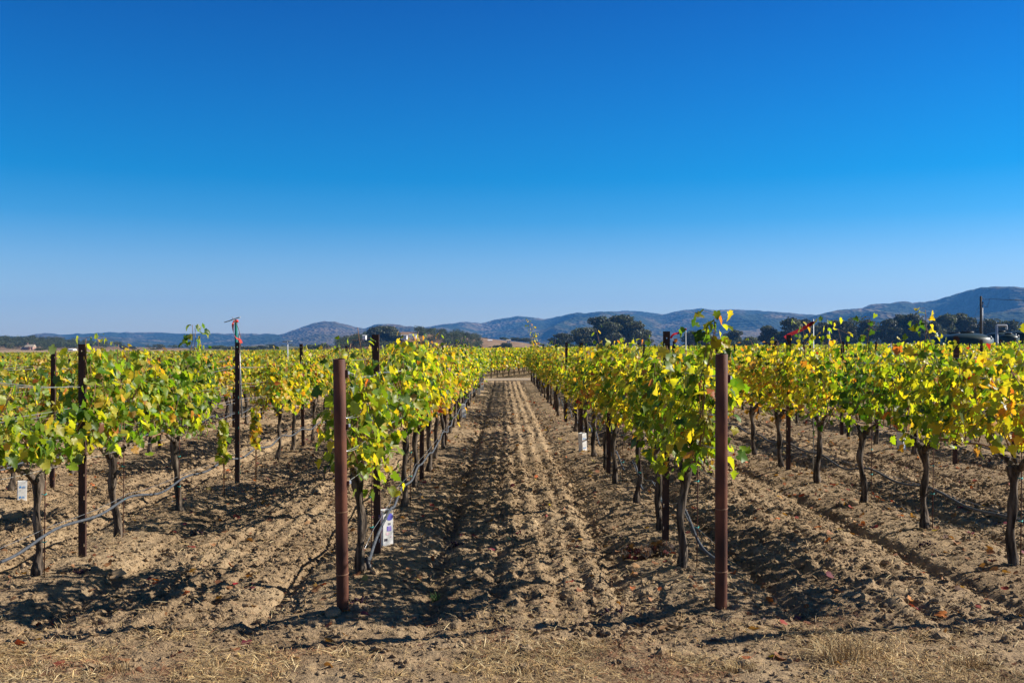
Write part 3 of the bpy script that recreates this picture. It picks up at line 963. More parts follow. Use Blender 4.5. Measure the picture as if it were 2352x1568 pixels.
for r in (-4, -3, -2, -1, 1, 2, 3, 4):
    xr = row_x(r) + 0.07
    pts = []
    ys = np.arange(6.55 if abs(r) == 1 else 6.0, 51, 1.524 / 2)
    loose = r == 1
    for i, y in enumerate(ys):
        z = 0.385 + 0.012 * math.sin(i * 1.3 + r) + (-0.05 if i % 2 else 0.0) + wr.normal(0, 0.008)
        if loose: z = 0.40 - (0.16 if i % 2 else 0.0) + wr.normal(0, 0.01)
        if i == 0 and abs(r) == 1: z = 0.30
        if r == 1 and i == 0: z = 0.27
        pts.append((xr + wr.normal(0, 0.012) + (0.05 if (r == -1 and i < 3) else 0), y, z + float(far_slope(xr, 0))))
    P = np.array(pts)
    tt = np.linspace(0, len(P) - 1, (len(P) - 1) * 8 + 1)
    i0 = np.clip(tt.astype(int), 0, len(P) - 2); f = (tt - i0)[:, None]
    pm, p0, p1, p2 = P[np.clip(i0 - 1, 0, None)], P[i0], P[i0 + 1], P[np.clip(i0 + 2, None, len(P) - 1)]
    path = 0.5 * ((2 * p0) + (-pm + p1) * f + (2 * pm - 5 * p0 + 4 * p1 - p2) * f ** 2 + (-pm + 3 * p0 - 3 * p1 + p2) * f ** 3)
    t = thing("drip_hose", (0, 0, 0), f"grey drip irrigation hose of the {row_phrase(r)}", "hose", "drip irrigation hoses")
    g = Geo(); add_tube(g, path, 0.0112, 8); g.build("tubing", M["hose"], t)
    if abs(r) <= 3:
        for j in range(3, min(len(path) - 2, 90), 5 if abs(r) == 1 else 8):
            g = Geo(); add_tube(g, path[j:j + 2] * [[1], [1]] if False else np.array([path[j], path[j] + (path[j + 1] - path[j]) * 0.22]), 0.0138, 8)
            g.build("hose_clip", M["hose"], t)
    if abs(r) == 1:
        e = path[0]
        g = Geo()
        add_lathe(g, [(0.0135, -0.03), (0.0135, 0.02), (0.019, 0.022)] + [(0.019 + 0.003 * (k % 2), 0.024 + 0.003 * k) for k in range(9)] + [(0.013, 0.053)], 16)
        f = g.build("end_fitting", M["black"], t, loc=tuple(e)); f.rotation_euler = (R(-52), 0, R(18))
        g = Geo()
        add_lathe(g, [(0.010, -0.02), (0.016, -0.02), (0.016, 0.02), (0.010, 0.02), (0.0005, 0.018)], 16)
        g.build("outlet_ring", M["black"], f, loc=(0.0, -0.012, -0.035)).rotation_euler = (R(40), 0, 0)
    q = path[::4] + np.array([-0.022, 0, 0.028]); q[:, 2] = np.maximum(q[:, 2], float(far_slope(xr, 0)) + (0.40 if r != 1 else 0.37))
    g = Geo(); add_tube(g, q, 0.0016, 4)
    tag(g.build("hose_wire", M["wire"]), f"thin support wire above the drip hose, {row_phrase(r)}", "wire", "hose support wires")

# thin training stakes and teal ties beside the nearest trunks
for r, k, dx in ((-1, 0, 0.045), (-1, 2, 0.05), (-2, 0, 0.05), (-2, 1, 0.05), (-2, 2, 0.05), (1, 0, 0.06), (1, 1, 0.05), (1, 2, 0.05), (1, 3, 0.05), (2, 0, 0.05), (2, 1, 0.05), (2, 2, 0.06)):
    y = VINE_Y0 + (0.06 if r > 0 else 0) + ((abs(r) * 37) % 10 - 5) * 0.012 + k * VINE_D
    x = row_x(r) + dx
    z = float(hgt(x, y))
    t = thing("training_stake", (x, y - 0.03, z), f"thin rusty training stake by the {ordinal(k + 1)} trunk, {row_phrase(r)}", "stake", "training stakes")
    g = Geo(); add_tube(g, [(0, 0, -0.05), (0.006, 0, 0.5), (0.012, 0, 1.15)], 0.0042, 6); g.build("rod", M["rust"], t)
    for zz in (0.25 + 0.1 * wr.random(), 0.55 + 0.1 * wr.random()):
        g = Geo(); add_tube(g, [(-0.02, 0.006, zz), (-0.006, -0.009, zz + 0.003), (0.010, -0.007, zz - 0.004), (0.016, 0.006, zz + 0.006)], 0.004, 5); g.build("tie", M["tie"], t)


# ------------------------------------------------------------------ grow cartons
def text_mesh(body, size, mat, name, parent, loc, rot):
    cu = bpy.data.curves.new(name, 'FONT')
    cu.body = body; cu.size = size; cu.align_x = 'CENTER'; cu.align_y = 'CENTER'; cu.extrude = 0.0003
    o = bpy.data.objects.new(name, cu); COL.objects.link(o)
    bpy.context.view_layer.update()
    me = bpy.data.meshes.new_from_object(o.evaluated_get(bpy.context.evaluated_depsgraph_get()))
    bpy.data.objects.remove(o)
    me.materials.append(mat)
    ob = link(name, me, parent, loc)
    ob.rotation_euler = rot
    return ob


def disc(g, cx, cz, rx, rz, y, n=20, a0=0, a1=2 * np.pi):
    a = np.linspace(a0, a1, n)
    V = np.stack([cx + rx * np.cos(a), np.full(n, y), cz + rz * np.sin(a)], -1)
    V2 = V + [0, 0.0008, 0]
    g.add(np.concatenate([V, V2]), [list(range(n))])
    return g


def carton(x, y, h, w, rz, label, kind="plain", tilt=(0, 0), z=None, lift=0.0):
    t = thing("grow_carton", (x, y, (float(hgt(x, y)) - 0.01 if z is None else z) + lift), label, "carton", "white grow cartons round young vines", rz)
    t.rotation_euler = (tilt[0], tilt[1], rz)
    bm = bmesh.new()
    bmesh.ops.create_cube(bm, size=1)
    for v in bm.verts: v.co = Vector((v.co.x * w, v.co.y * w, (v.co.z + 0.5) * h))
    bmesh.ops.delete(bm, geom=[f for f in bm.faces if abs(f.normal.z) > 0.9], context='FACES_ONLY')
    bmesh.ops.bevel(bm, geom=[e for e in bm.edges if abs(e.verts[0].co.z - e.verts[1].co.z) > 0.1], offset=0.002, segments=1, affect='EDGES')
    bmesh.ops.solidify(bm, geom=bm.faces[:], thickness=0.002)
    me = bpy.data.meshes.new("sleeve"); bm.to_mesh(me); bm.free(); me.materials.append(M["carton"])
    link("sleeve", me, t)
    if kind == "none": return t
    f = -w / 2 - 0.0012
    if kind == "printed":
        g = Geo(); add_box(g, (-0.002, f - 0.0004, h - 0.012), (w * 0.96, 0.0012, 0.024)); g.build("top_edge", M["cardboard"], t, smooth=False)
        g = Geo(); disc(g, w * 0.14, h * 0.82, w * 0.33, h * 0.10, f); g.build("blue_oval", M["print_blue"], t)
        g = Geo(); add_box(g, (w * 0.10, f, h * 0.50), (w * 0.42, 0.0012, h * 0.13)); g.build("blue_panel", M["print_blue"], t, smooth=False)
        g = Geo()
        for k in range(5): add_box(g, (w * 0.10, f - 0.001, h * (0.455 + 0.022 * k)), (w * (0.34 - 0.05 * (k % 3)), 0.0008, h * 0.006))
        g.build("panel_print", M["print_pink"], t, smooth=False)
        g = Geo()
        for k in range(4): add_box(g, (w * 0.12, f, h * (0.605 + 0.016 * k)), (w * 0.30, 0.0010, h * 0.005))
        g.build("small_print", M["print_dark"], t, smooth=False)
        g = Geo()
        for k in range(9): add_box(g, (-w * 0.36 + w * 0.035 * k, f, h * 0.20), (w * (0.012 + 0.012 * ((k * 7) % 3)), 0.0010, h * 0.07))
        g.build("barcode", M["print_dark"], t, smooth=False)
        g = Geo(); disc(g, -w * 0.05, h * 0.36, w * 0.18, h * 0.035, f); disc(g, w * 0.30, h * 0.27, w * 0.12, h * 0.015, f); g.build("pink_print", M["print_pink"], t)
        # the shaded side carries pink and lilac swirls
        for nm, mat, lst in (("pink_swirl", "print_pink", [(0.0, 0.80, 0.36, 0.12), (0.1, 0.52, 0.38, 0.16)]), ("lilac_spot", "print_blue", [(-0.2, 0.86, 0.14, 0.05), (0.18, 0.62, 0.12, 0.04), (-0.1, 0.28, 0.2, 0.03)])):
            g = Geo()
            for (c, zc, rx_, rz_) in lst: disc(g, c * w, zc * h, rx_ * w, rz_ * h, f)
            o = g.build(nm, M[mat], t); o.rotation_euler = (0, 0, R(-90))
        g = Geo()
        a = np.linspace(0, 5.6, 30)
        add_tube(g, np.stack([0.28 * w * np.cos(a), np.full(30, f), h * (0.52 + 0.14 * np.sin(a))], -1), 0.0016, 4)
        o = g.build("swirl_line", M["print_dark"], t); o.rotation_euler = (0, 0, R(-90))
    else:
        for ang in (0, 90):
            for zc in (0.72, 0.22):
                g = Geo(); disc(g, -w * 0.22, zc * h, w * 0.13, w * 0.13, f)
                for k in range(2): add_box(g, (w * 0.14, f, zc * h + (k - 0.5) * w * 0.13), (w * (0.36 - 0.1 * k), 0.001, w * 0.07))
                o = g.build("blue_print", M["print_cyan"], t, smooth=False); o.rotation_euler = (0, 0, R(ang))
    return t


x, y = G(885, 1263); carton(x, y, 0.305, 0.097, R(36), "printed milk carton with blue oval and barcode behind the nearest dark post", "printed")
x, y = G(50, 1141); carton(x, y, 0.23, 0.095, R(28), "white carton with blue print under the first vine near the picture's left edge", tilt=(0, 0.03))
x, y = G(1339, 1043); carton(x, y, 0.30, 0.095, R(38), "tilted white carton with blue print beside trunks of the sprig-topped post's row", tilt=(0.05, -0.10))
x, y = G(2070, 1046); carton(x, y, 0.30, 0.105, R(50), "white carton on the soil between the second and third rows to the right")
carton(-0.96, 24.1, 0.36, 0.095, R(20), "tall slim white carton beside the hose of the bare-topped post's row", tilt=(0, -0.06))
carton(-0.90, 36.0, 0.24, 0.105, R(10), "small greyish carton far along the bare-topped post's row", "none")
carton(-0.87, 40.0, 0.34, 0.115, R(15), "white carton farthest along the bare-topped post's row", "none")
carton(1.44, 40.5, 0.32, 0.10, R(15), "white carton far along the sprig-topped post's row", "none")
carton(1.44, 50.5, 0.32, 0.12, R(15), "white carton at the road end of the sprig-topped post's row", "none")
x, y = G(533, 952); carton(x, y, 0.30, 0.10, R(12), "white carton glimpsed left of the ribboned post", "none", tilt=(0.04, -0.08), lift=0.05)
x, y = G(2022, 938); carton(x, y, 0.30, 0.10, R(12), "white carton glimpsed under foliage between two right-hand trunks", "none")


# ------------------------------------------------------------------ young replanted vines
def young_vine(x, y, h0, h1, label, seed, style):
    r = np.random.default_rng(seed)
    v = thing("young_vine", (x, y, float(hgt(x, y)) - 0.01), label, "grapevine", "young replanted vines")
    g = Geo(); add_tube(g, [(0, 0, -0.03), (0.008, 0, 0.3), (0, 0.01, 0.6), (0.01, 0, h1)], [0.007, 0.006, 0.004, 0.002], 6); g.build("stem", M["cane"], v)
    g = Geo(); n = 46
    z = np.linspace(h0, h1, n); a = r.uniform(0, 6.28, n)
    d = np.stack([np.cos(a), np.sin(a), np.zeros(n)], -1)
    leaves(g, d * r.uniform(0.01, 0.05, (n, 1)) + np.stack([0 * z, 0 * z, z], -1), d * 0.5 + [0, 0, -0.7] + r.normal(0, 0.3, (n, 3)), d + [0, 0, 0.5] + r.normal(0, 0.3, (n, 3)), r.uniform(0.06, 0.09, n), leaf_cols(n, style, r), r)
    g.build("foliage", M["leaf"], v)
    g = Geo(); add_tube(g, [(0.015, 0.01, -0.05), (0.015, 0.01, 0.95)], 0.004, 6); s = g.build("stake", M["rust"], v)
    g = Geo(); add_tube(g, [(-0.005, 0, 0.42), (0.01, -0.01, 0.425), (0.022, 0.0, 0.42)], 0.005, 5); g.build("tie", M["tie"], s)


x, y = G(512, 1138); young_vine(x, y, 0.42, 0.88, "narrow green young vine left of the ribboned post", 71, "green")
x, y = G(586, 1103); young_vine(x, y, 0.45, 0.95, "narrow yellowing young vine right of the ribboned post", 72, "yellow")


# ------------------------------------------------------------------ tall sticks with ribbons, pipes and the green sensor pole
def ribbon(g, path, width, twist, seed):
    r = np.random.default_rng(seed)
    P = np.asarray(path, float); n = len(P)
    T = np.gradient(P, axis=0); T /= np.linalg.norm(T, axis=1)[:, None]
    up = np.array([0, 0.25, 1.0]); S = np.cross(T, up); S /= np.linalg.norm(S, axis=1)[:, None]
    U = np.cross(S, T)
    a = np.linspace(0, twist, n) + r.normal(0, 0.05, n)
    W = (np.cos(a)[:, None] * U + np.sin(a)[:, None] * S) * np.broadcast_to(np.asarray(width, float), (n,))[:, None] / 2
    V = np.concatenate([P + W, P - W])
    i = np.arange(n - 1)
    g.add(V, np.stack([i, i + 1, i + 1 + n, i + n], -1))
    return g


def curve(pts, n=24):
    P = np.array(pts, float)
    t = np.linspace(0, len(P) - 1, n)
    i = np.clip(t.astype(int), 0, len(P) - 2); f = (t - i)[:, None]
    pm, p0, p1, p2 = P[np.clip(i - 1, 0, None)], P[i], P[i + 1], P[np.clip(i + 2, None, len(P) - 1)]
    return 0.5 * ((2 * p0) + (-pm + p1) * f + (2 * pm - 5 * p0 + 4 * p1 - p2) * f ** 2 + (-pm + 3 * p0 - 3 * p1 + p2) * f ** 3)


Y0 = 13.1
base = at(549, 1100, Y0); base[2] = float(hgt(base[0], base[1])) - 0.02
t = thing("sensor_pole", tuple(base), "tall green pole with orange cap and grey crossbar behind the ribboned post", "pole")
b = at(542, 740, Y0) - base
g = Geo(); add_tube(g, [(0, 0, -0.05), tuple(b)], 0.019, 14); g.build("pole", M["green_pole"], t)
g = Geo(); add_tube(g, [(0.035, 0.01, 0.8), tuple(b + [0.035, 0.01, -0.17])], 0.010, 10); s = g.build("side_tube", M["grey_metal"], t)
for k in range(5):
    g = Geo(); z = b[2] - 0.25 - 0.14 * k
    add_tube(g, [(b[0] * z / b[2] + 0.035, 0.01, z), (b[0] * z / b[2] + 0.035, 0.01, z + 0.012)], 0.013, 10); g.build("clamp", M["black"], s)
g = Geo(); add_lathe(g, [(0.001, 0.03), (0.018, 0.028), (0.027, 0.015), (0.028, 0.0), (0.020, -0.008), (0.001, -0.009)], 14); g.build("cap", M["tape_orange"], t, loc=tuple(b + [0.006, 0, 0.006]))
g = Geo(); add_box(g, (0, 0, 0), (0.125, 0.05, 0.014)); c = g.build("crossbar", M["grey_metal"], t, smooth=False, loc=tuple(b + [-0.005, 0, 0.048])); c.rotation_euler = (0.1, R(-17), 0)
g = Geo(); add_box(g, (-0.105, 0, -0.004), (0.09, 0.05, 0.012)); g.build("crossbar_arm", M["grey_metal"], c, smooth=False)

t = thing("marker_ribbon", tuple(at(553, 790, 12.72)), "orange-red ribbon knotted on a bent twig above a steel post", "ribbon")
g = Geo(); tw = curve([at(553, 795, 12.72), at(551, 768, 12.72), at(546, 750, 12.72), at(540, 738, 12.72), at(533, 728, 12.72)]) - at(553, 790, 12.72)
add_tube(g, tw, np.linspace(0.005, 0.003, len(tw)), 6); g.build("twig", M["cane"], t)
g = Geo(); rb = curve([at(554, 788, 12.70), at(551, 780, 12.70), at(543, 776, 12.69), at(537, 766, 12.68), at(535, 752, 12.68), at(535.5, 741, 12.68), at(539, 737, 12.70)], 40) - at(553, 790, 12.72)
ribbon(g, rb, np.concatenate([np.linspace(0.05, 0.02, 14), np.linspace(0.016, 0.034, 26)]), 2.2, 4); g.build("ribbon", M["tape_orange"], t)


def stick_with_tape(base_px, Y, top_py, tape_pts, mat, label, width=0.05, mat_pole="grey_metal", rad=0.008, twist=1.2):
    b = at(base_px, VPY, Y); b[2] = float(hgt(b[0], b[1])) - 0.02
    t = thing("tape_stick", tuple(b), label, "tape stick", "sticks flying scare tape")
    g = Geo(); add_tube(g, [(0, 0, -0.05), (0.004, 0, 1.0), tuple(at(base_px, top_py, Y) - b)], rad, 8); g.build("stick", M[mat_pole], t)
    P = curve([at(px, py, Y + dy) for px, py, dy in tape_pts], 30) - b
    g = Geo(); ribbon(g, P, width, twist, 3); g.build("tape", M[mat], t)
    g = Geo(); add_lathe(g, [(0.001, 0.02), (rad * 2.2, 0.012), (rad * 2.6, 0), (rad * 2.0, -0.014), (0.001, -0.02)], 10); g.build("knot", M[mat], t, loc=tuple(P[0]))


stick_with_tape(1868, 13.6, 733, [(1868, 741, 0), (1852, 750, -0.05), (1836, 759, -0.1), (1815, 768, -0.2), (1803, 776, -0.35)], "tape_red", "tall thin stick with a broad dark-red tape slanting down to a post", 0.048, twist=0.5)
stick_with_tape(1575, 19.5, 752, [(1575, 756, 0), (1566, 762, 0), (1557, 765, 0), (1547, 768, -0.2), (1540, 777, -0.3)], "tape_red", "thin stick with a curling red tape beside the tall dark post", 0.045)
stick_with_tape(858, 25.5, 776, [(858, 780, 0), (852, 790, 0), (846, 797, 0), (838, 806, 0)], "tape_red", "thin stick with red tape left of the first dark post behind an end post", 0.07, rad=0.007)
stick_with_tape(1462, 40, 783, [(1461, 789, 0), (1455, 793, 0), (1447, 796, 0), (1440, 801, 0)], "tape_white", "thin stick with fluttering silver tape below the big gum trees", 0.12, rad=0.01)
stick_with_tape(2064, 30, 790, [(2064, 794, 0), (2061, 799, 0), (2057, 804, 0)], "tape_orange", "short stick with an orange tape scrap amid the right-hand rows", 0.09)
stick_with_tape(2047, 36, 786, [(2046, 790, 0), (2042, 796, 0), (2036, 803, 0)], "tape_white", "thin stick with silver tape amid the right-hand rows", 0.08)


def pipe_stand(px, Y, top_py, rad, label, tee=False):
    b = at(px, VPY, Y); b[2] = float(hgt(b[0], b[1])) - 0.02
    t = thing("standpipe", tuple(b), label, "pipe", "standpipes among the vines")
    h = at(px, top_py, Y)[2] - b[2]
    g = Geo(); add_tube(g, [(0, 0, -0.05), (0, 0, h)], rad, 12); g.build("pipe", M["white_pipe"], t)
    g = Geo(); add_tube(g, [(0, 0, h * 0.62), (0, 0, h * 0.62 + 0.06)], rad * 1.25, 12); g.build("coupling", M["grey_metal"], t)
    g = Geo()
    if tee == "gooseneck":
        add_tube(g, curve([(-0.02, 0, h), (0, 0, h + rad * 0.4), (0.3, 0, h + rad * 0.5), (0.56, 0, h + rad * 0.4), (0.60, 0, h - 0.05), (0.60, 0, h - 0.22)], 24), rad * 0.8, 12)
        g.build("outlet_bend", M["white_pipe"], t)
    elif tee:
        add_tube(g, [(-0.13, 0, h - 0.01), (0.13, 0, h + 0.01)], rad * 0.7, 10); g.build("tee", M["grey_metal"], t)
    else:
        add_lathe(g, [(0.001, rad), (rad * 1.1, rad * 0.7), (rad * 1.15, -rad), (rad, -rad)], 12); g.build("cap", M["grey_metal"], t, loc=(0, 0, h))


pipe_stand(660.5, 27, 784, 0.019, "slim grey standpipe with a small tee left of the bare-topped end post", True)
pipe_stand(1904, 40, 757, 0.038, "white standpipe in front of the dark gum tree row")
pipe_stand(2289.5, 62, 749, 0.085, "thick white standpipe with a bent outlet in front of the tanks", "gooseneck")

# ------------------------------------------------------------------ tanks and utility pole
TANK_P = lambda rr, h: [(0.001, h + 0.19 * rr), (rr * 0.25, h + 0.182 * rr), (rr * 0.55, h + 0.14 * rr), (rr * 0.82, h + 0.06 * rr), (rr * 0.95, h - 0.02), (rr, h - 0.12),
                        (rr, h - 0.45), (rr * 1.012, h - 0.5), (rr, h - 0.55), (rr, h - 0.95), (rr * 1.012, h - 1.0), (rr, h - 1.05), (rr, 0.02), (rr * 0.98, 0.0)]


def tank(px, Y, rr, shoulder_py, label, lid=0.5):
    b = at(px, VPY, Y); b[2] = float(hgt(b[0], b[1])) - 0.02
    h = at(px, shoulder_py, Y)[2] - b[2]
    t = thing("water_tank", tuple(b), label, "water tank", "dark green water tanks")
    g = Geo(); add_lathe(g, TANK_P(rr, h)[::-1], 48); g.build("tank_shell", M["tank"], t)
    top = h + 0.19 * rr - 0.04
    g = Geo(); add_lathe(g, [(lid * 0.9, -0.12), (lid * 0.9, 0.04), (lid, 0.05), (lid, 0.12), (lid * 0.9, 0.15), (0.001, 0.17)], 28); g.build("lid", M["black"], t, loc=(0, 0, top))
    g = Geo(); add_tube(g, [(rr * 0.55, -rr * 0.62, h + 0.06 * rr), (rr * 0.62, -rr * 0.74, h + 0.06), (rr * 0.64, -rr * 0.79, h - 0.1)], 0.05, 8); g.build("vent_pipe", M["grey_metal"], t)
    return t


tank(2193, 82, 1.95, 777, "dark green water tank, leftmost, partly behind its neighbour")
tank(2221, 76, 1.85, 775, "dark green water tank in front of the leftmost one")
tank(2299, 84, 1.25, 769, "dark green water tank right of the utility pole behind the white pipe", 0.35)
tank(2316, 80, 0.80, 772, "narrow dark green water tank just right of the white pipe", 0.28)
tank(2352, 86, 1.5, 766, "dark green water tank cut by the picture's right edge", 0.4)

b = at(2253, VPY, 108); b[2] = float(hgt(b[0], b[1])) - 0.02
t = thing("utility_pole", tuple(b), "weathered timber utility pole rising behind the tanks", "utility pole")
h = at(2253, 680, 108)[2] - b[2]
g = Geo(); add_tube(g, [(0, 0, -0.3), (0, 0, h * 0.5), (0, 0, h)], [0.14, 0.125, 0.105], 14); g.build("mast", M["pole_wood"], t)
g = Geo(); add_tube(g, [(0.17, -0.04, 0), (0.165, -0.04, h - 0.75)], 0.035, 8); g.build("conduit", M["grey_metal"], t)
g = Geo(); add_lathe(g, [(0.001, 0.12), (0.05, 0.10), (0.07, 0.02), (0.05, -0.06), (0.001, -0.07)], 10); g.build("weather_head", M["black"], t, loc=(0.19, -0.04, h - 0.72))
g = Geo(); add_tube(g, curve([(0.20, -0.04, h - 0.74), (0.42, -0.04, h - 1.1), (0.70, 0, h - 1.15), (0.82, 0, h - 0.7), (0.95, 0, h - 0.32)], 20), 0.018, 6); g.build("service_loop", M["black"], t)
g = Geo(); add_tube(g, [(-0.12, 0, h - 0.8), (-1.15, 0.2, h - 3.6), (-2.2, 0.4, 0)], 0.010, 5); g.build("guy_wire", M["black"], t)
g = Geo()
P = catenary([tuple(b + [0.12, 0, h - 0.22]), tuple(b + [0.95, 0, h - 0.30]), tuple(b + [30, -6, h - 1.6])], 0.10, 16)
add_tube(g, P, np.concatenate([np.full(17, 0.02), np.full(len(P) - 17, 0.033)]), 6)
tag(g.build("power_cable", M["black"]), "black overhead cable running from the utility pole out of the picture", "cable")

# ------------------------------------------------------------------ what lies on the soil
gr = np.random.default_rng(404)


def scatter(n, y0, y1, pw=1.0, margin=0.58):
    """random ground spots, as thick per square metre everywhere between y0 and y1 (pw > 1 favours the near ones)"""
    u = gr.random(n) ** pw
    y = np.sqrt(y0 ** 2 + (y1 ** 2 - y0 ** 2) * u)
    x = gr.uniform(-margin, margin, n) * y
    return x, y


def row_dist(x):
    u = (x - ROW_L0) / ROW_D
    return np.abs(u - np.round(u)) * ROW_D


def clods(name, n, y0, y1, smin, smax, label, base=ICO1, pw=1.0):
    x, y = scatter(n, y0, y1, pw)
    d = row_dist(x)
    lump = fbm(x * 1.3, y * 1.3, 61, 2)
    keep = gr.random(n) < np.where(y < 5.7, 0.30, np.where(d < 0.36, 0.35, 0.5 + 0.9 * (lump - 0.35)))
    x, y = x[keep], y[keep]; n = len(x)
    s = smin * (smax / smin) ** (gr.random(n) ** 2.2)
    V0, F0 = base
    V = V0[None] * (1 + gr.normal(0, 0.17, (n, len(V0), 1))) * np.stack([gr.uniform(0.75, 1.35, n), gr.uniform(0.75, 1.35, n), gr.uniform(0.5, 0.9, n)], -1)[:, None]
    c, sn = np.cos(gr.uniform(0, 6.28, n))[:, None], np.sin(gr.uniform(0, 6.28, n))[:, None]
    Rm = rotmats(n, gr)
    V = np.einsum('nij,nkj->nki', Rm, V) * s[:, None, None] * np.array([1, 1, 0.8])
    V = V + np.stack([x, y, hgt(x, y) + s * 0.18], -1)[:, None]
    F = (np.arange(n)[:, None, None] * len(V0) + F0[None]).reshape(-1, 3)
    g = Geo(); g.add(V.reshape(-1, 3), F)
    return tag(g.build(name, M["clod"], None, smooth=False), label, "clods", kind="stuff")


clods("soil_crumbs", 150000, 4.9, 15, 0.005, 0.024, "small crumbs of tilled soil strewn between the vine rows")
clods("soil_clods", 26000, 4.9, 26, 0.011, 0.040, "larger lumps of tilled soil between the vine rows", ICO2)


def blades(g, x, y, z, length, width, cols, flat=0.15):
    n = len(x)
    a = gr.uniform(0, 6.28, n); e = gr.normal(0, flat, n)
    D = np.stack([np.cos(a) * np.cos(e), np.sin(a) * np.cos(e), np.abs(np.sin(e))], -1)
    Sd = np.stack([-np.sin(a), np.cos(a), gr.normal(0, 0.4, n)], -1)
    b = gr.normal(0, 0.25, n)[:, None] * Sd
    P = np.stack([x, y, z], -1)
    V = np.stack([P - Sd * width[:, None] / 2, P + Sd * width[:, None] / 2,
                  P + (D * 0.55 + b * 0.3) * length[:, None] + Sd * width[:, None] / 2.4 + [0, 0, 0.004], P + (D * 0.55 + b * 0.3) * length[:, None] - Sd * width[:, None] / 2.4 + [0, 0, 0.004],
                  P + (D + b) * length[:, None]], 1)
    F4 = (np.arange(n)[:, None, None] * 5 + np.array([[0, 1, 2, 3]])[None]).reshape(-1, 4)
    F3 = (np.arange(n)[:, None, None] * 5 + np.array([[3, 2, 4]])[None]).reshape(-1, 3)
    g.F.append(F3 + g.n); g.M.append(0)
    g.add(V.reshape(-1, 3), F4, np.repeat(cols[:, None], 5, 1).reshape(-1, 3))


STRAW = np.array([(0.52, 0.37, 0.17), (0.42, 0.28, 0.12), (0.34, 0.21, 0.10), (0.60, 0.47, 0.26), (0.27, 0.12, 0.06), (0.20, 0.10, 0.06)])
g = Geo()
x, y = scatter(95000, 4.85, 6.6, 1.0)
clump = fbm(x * 2.1, y * 3.0, 71, 3)
keep = gr.random(len(x)) < np.clip((5.85 - y + (clump - 0.5) * 3.2) / 0.9, 0.06, 1) * np.clip((clump - 0.36) * 5, 0.05, 1)
x, y = x[keep], y[keep]; n = len(x)
red = fbm(x * 2.6, y * 2.6, 73, 2) > 0.60
ci = np.where(red & (gr.random(n) < 0.75), gr.choice([4, 4, 5, 2], n), gr.choice(6, n, p=(0.26, 0.30, 0.2, 0.16, 0.05, 0.03)))
blades(g, x, y, hgt(x, y) + gr.uniform(0.0, 0.016, n), gr.uniform(0.02, 0.10, n) * np.where(red, 0.6, 1), gr.uniform(0.0016, 0.0038, n), STRAW[ci] * gr.uniform(0.7, 1.3, (n, 1)), 0.22)
x, y = scatter(36000, 5.6, 18, 1.3); n = len(x)
blades(g, x, y, hgt(x, y) + gr.uniform(0.002, 0.014, n), gr.uniform(0.02, 0.11, n), gr.uniform(0.0016, 0.0042, n), STRAW[gr.choice(6, n, p=(0.25, 0.25, 0.2, 0.2, 0.05, 0.05))] * gr.uniform(0.7, 1.2, (n, 1)), 0.2)
tag(g.build("dry_straw", M["straw"], None), "dry grass straw and needles littering the soil", "straw", kind="stuff")

FALL = np.array([(0.33, 0.165, 0.075), (0.24, 0.105, 0.05), (0.42, 0.25, 0.12), (0.48, 0.13, 0.035), (0.27, 0.045, 0.03), (0.18, 0.03, 0.045), (0.13, 0.07, 0.045), (0.46, 0.36, 0.11)])


def fallen(g, x, y, s, cols, up=0.5):
    n = len(x)
    a = gr.uniform(0, 6.28, n)
    leaves(g, np.stack([x, y, hgt(x, y) + s * gr.uniform(0.10, 0.30, n)], -1), np.stack([np.cos(a), np.sin(a), gr.normal(0, 0.25, n)], -1),
           np.stack([gr.normal(0, up, n), gr.normal(0, up, n), np.ones(n)], -1), s, cols, gr, T_MD)


g = Geo()
x, y = scatter(11000, 5.3, 34, 1.15)
d = row_dist(x)
patch = fbm(x * 0.9, y * 0.7, 81, 2)
keep = gr.random(len(x)) < np.clip(0.16 + (d < 0.55) * 0.28 + np.clip(patch - 0.5, 0, 1) * 3.0 + (x > 1.8) * 0.12, 0, 1)
x, y = x[keep], y[keep]; n = len(x)
fallen(g, x, y, gr.uniform(0.025, 0.068, n), FALL[gr.choice(8, n, p=(0.26, 0.2, 0.12, 0.11, 0.09, 0.08, 0.10, 0.04))] * gr.uniform(0.7, 1.2, (n, 1)))
tag(g.build("fallen_leaves", M["dry_leaf"], None), "brown, orange and red vine leaves fallen on the soil", "leaves", kind="stuff")


def one_leaf(px, py, s, col, label, up=0.4):
    x, y = G(px, py)
    s *= 0.72; col = [c * 0.8 for c in col]
    g = Geo()
    a = gr.uniform(0, 6.28)
    leaves(g, np.array([[0, 0, s * 0.25]]), np.array([[math.cos(a), math.sin(a), 0.1]]), np.array([[gr.normal(0, up), -0.5, 1]]), np.array([s]), np.array([col]), gr, T_HI)
    o = g.build("fallen_leaf", M["dry_leaf"], None, loc=(x, y, float(hgt(x, y))))
    tag(o, label, "leaf", "single fallen vine leaves")


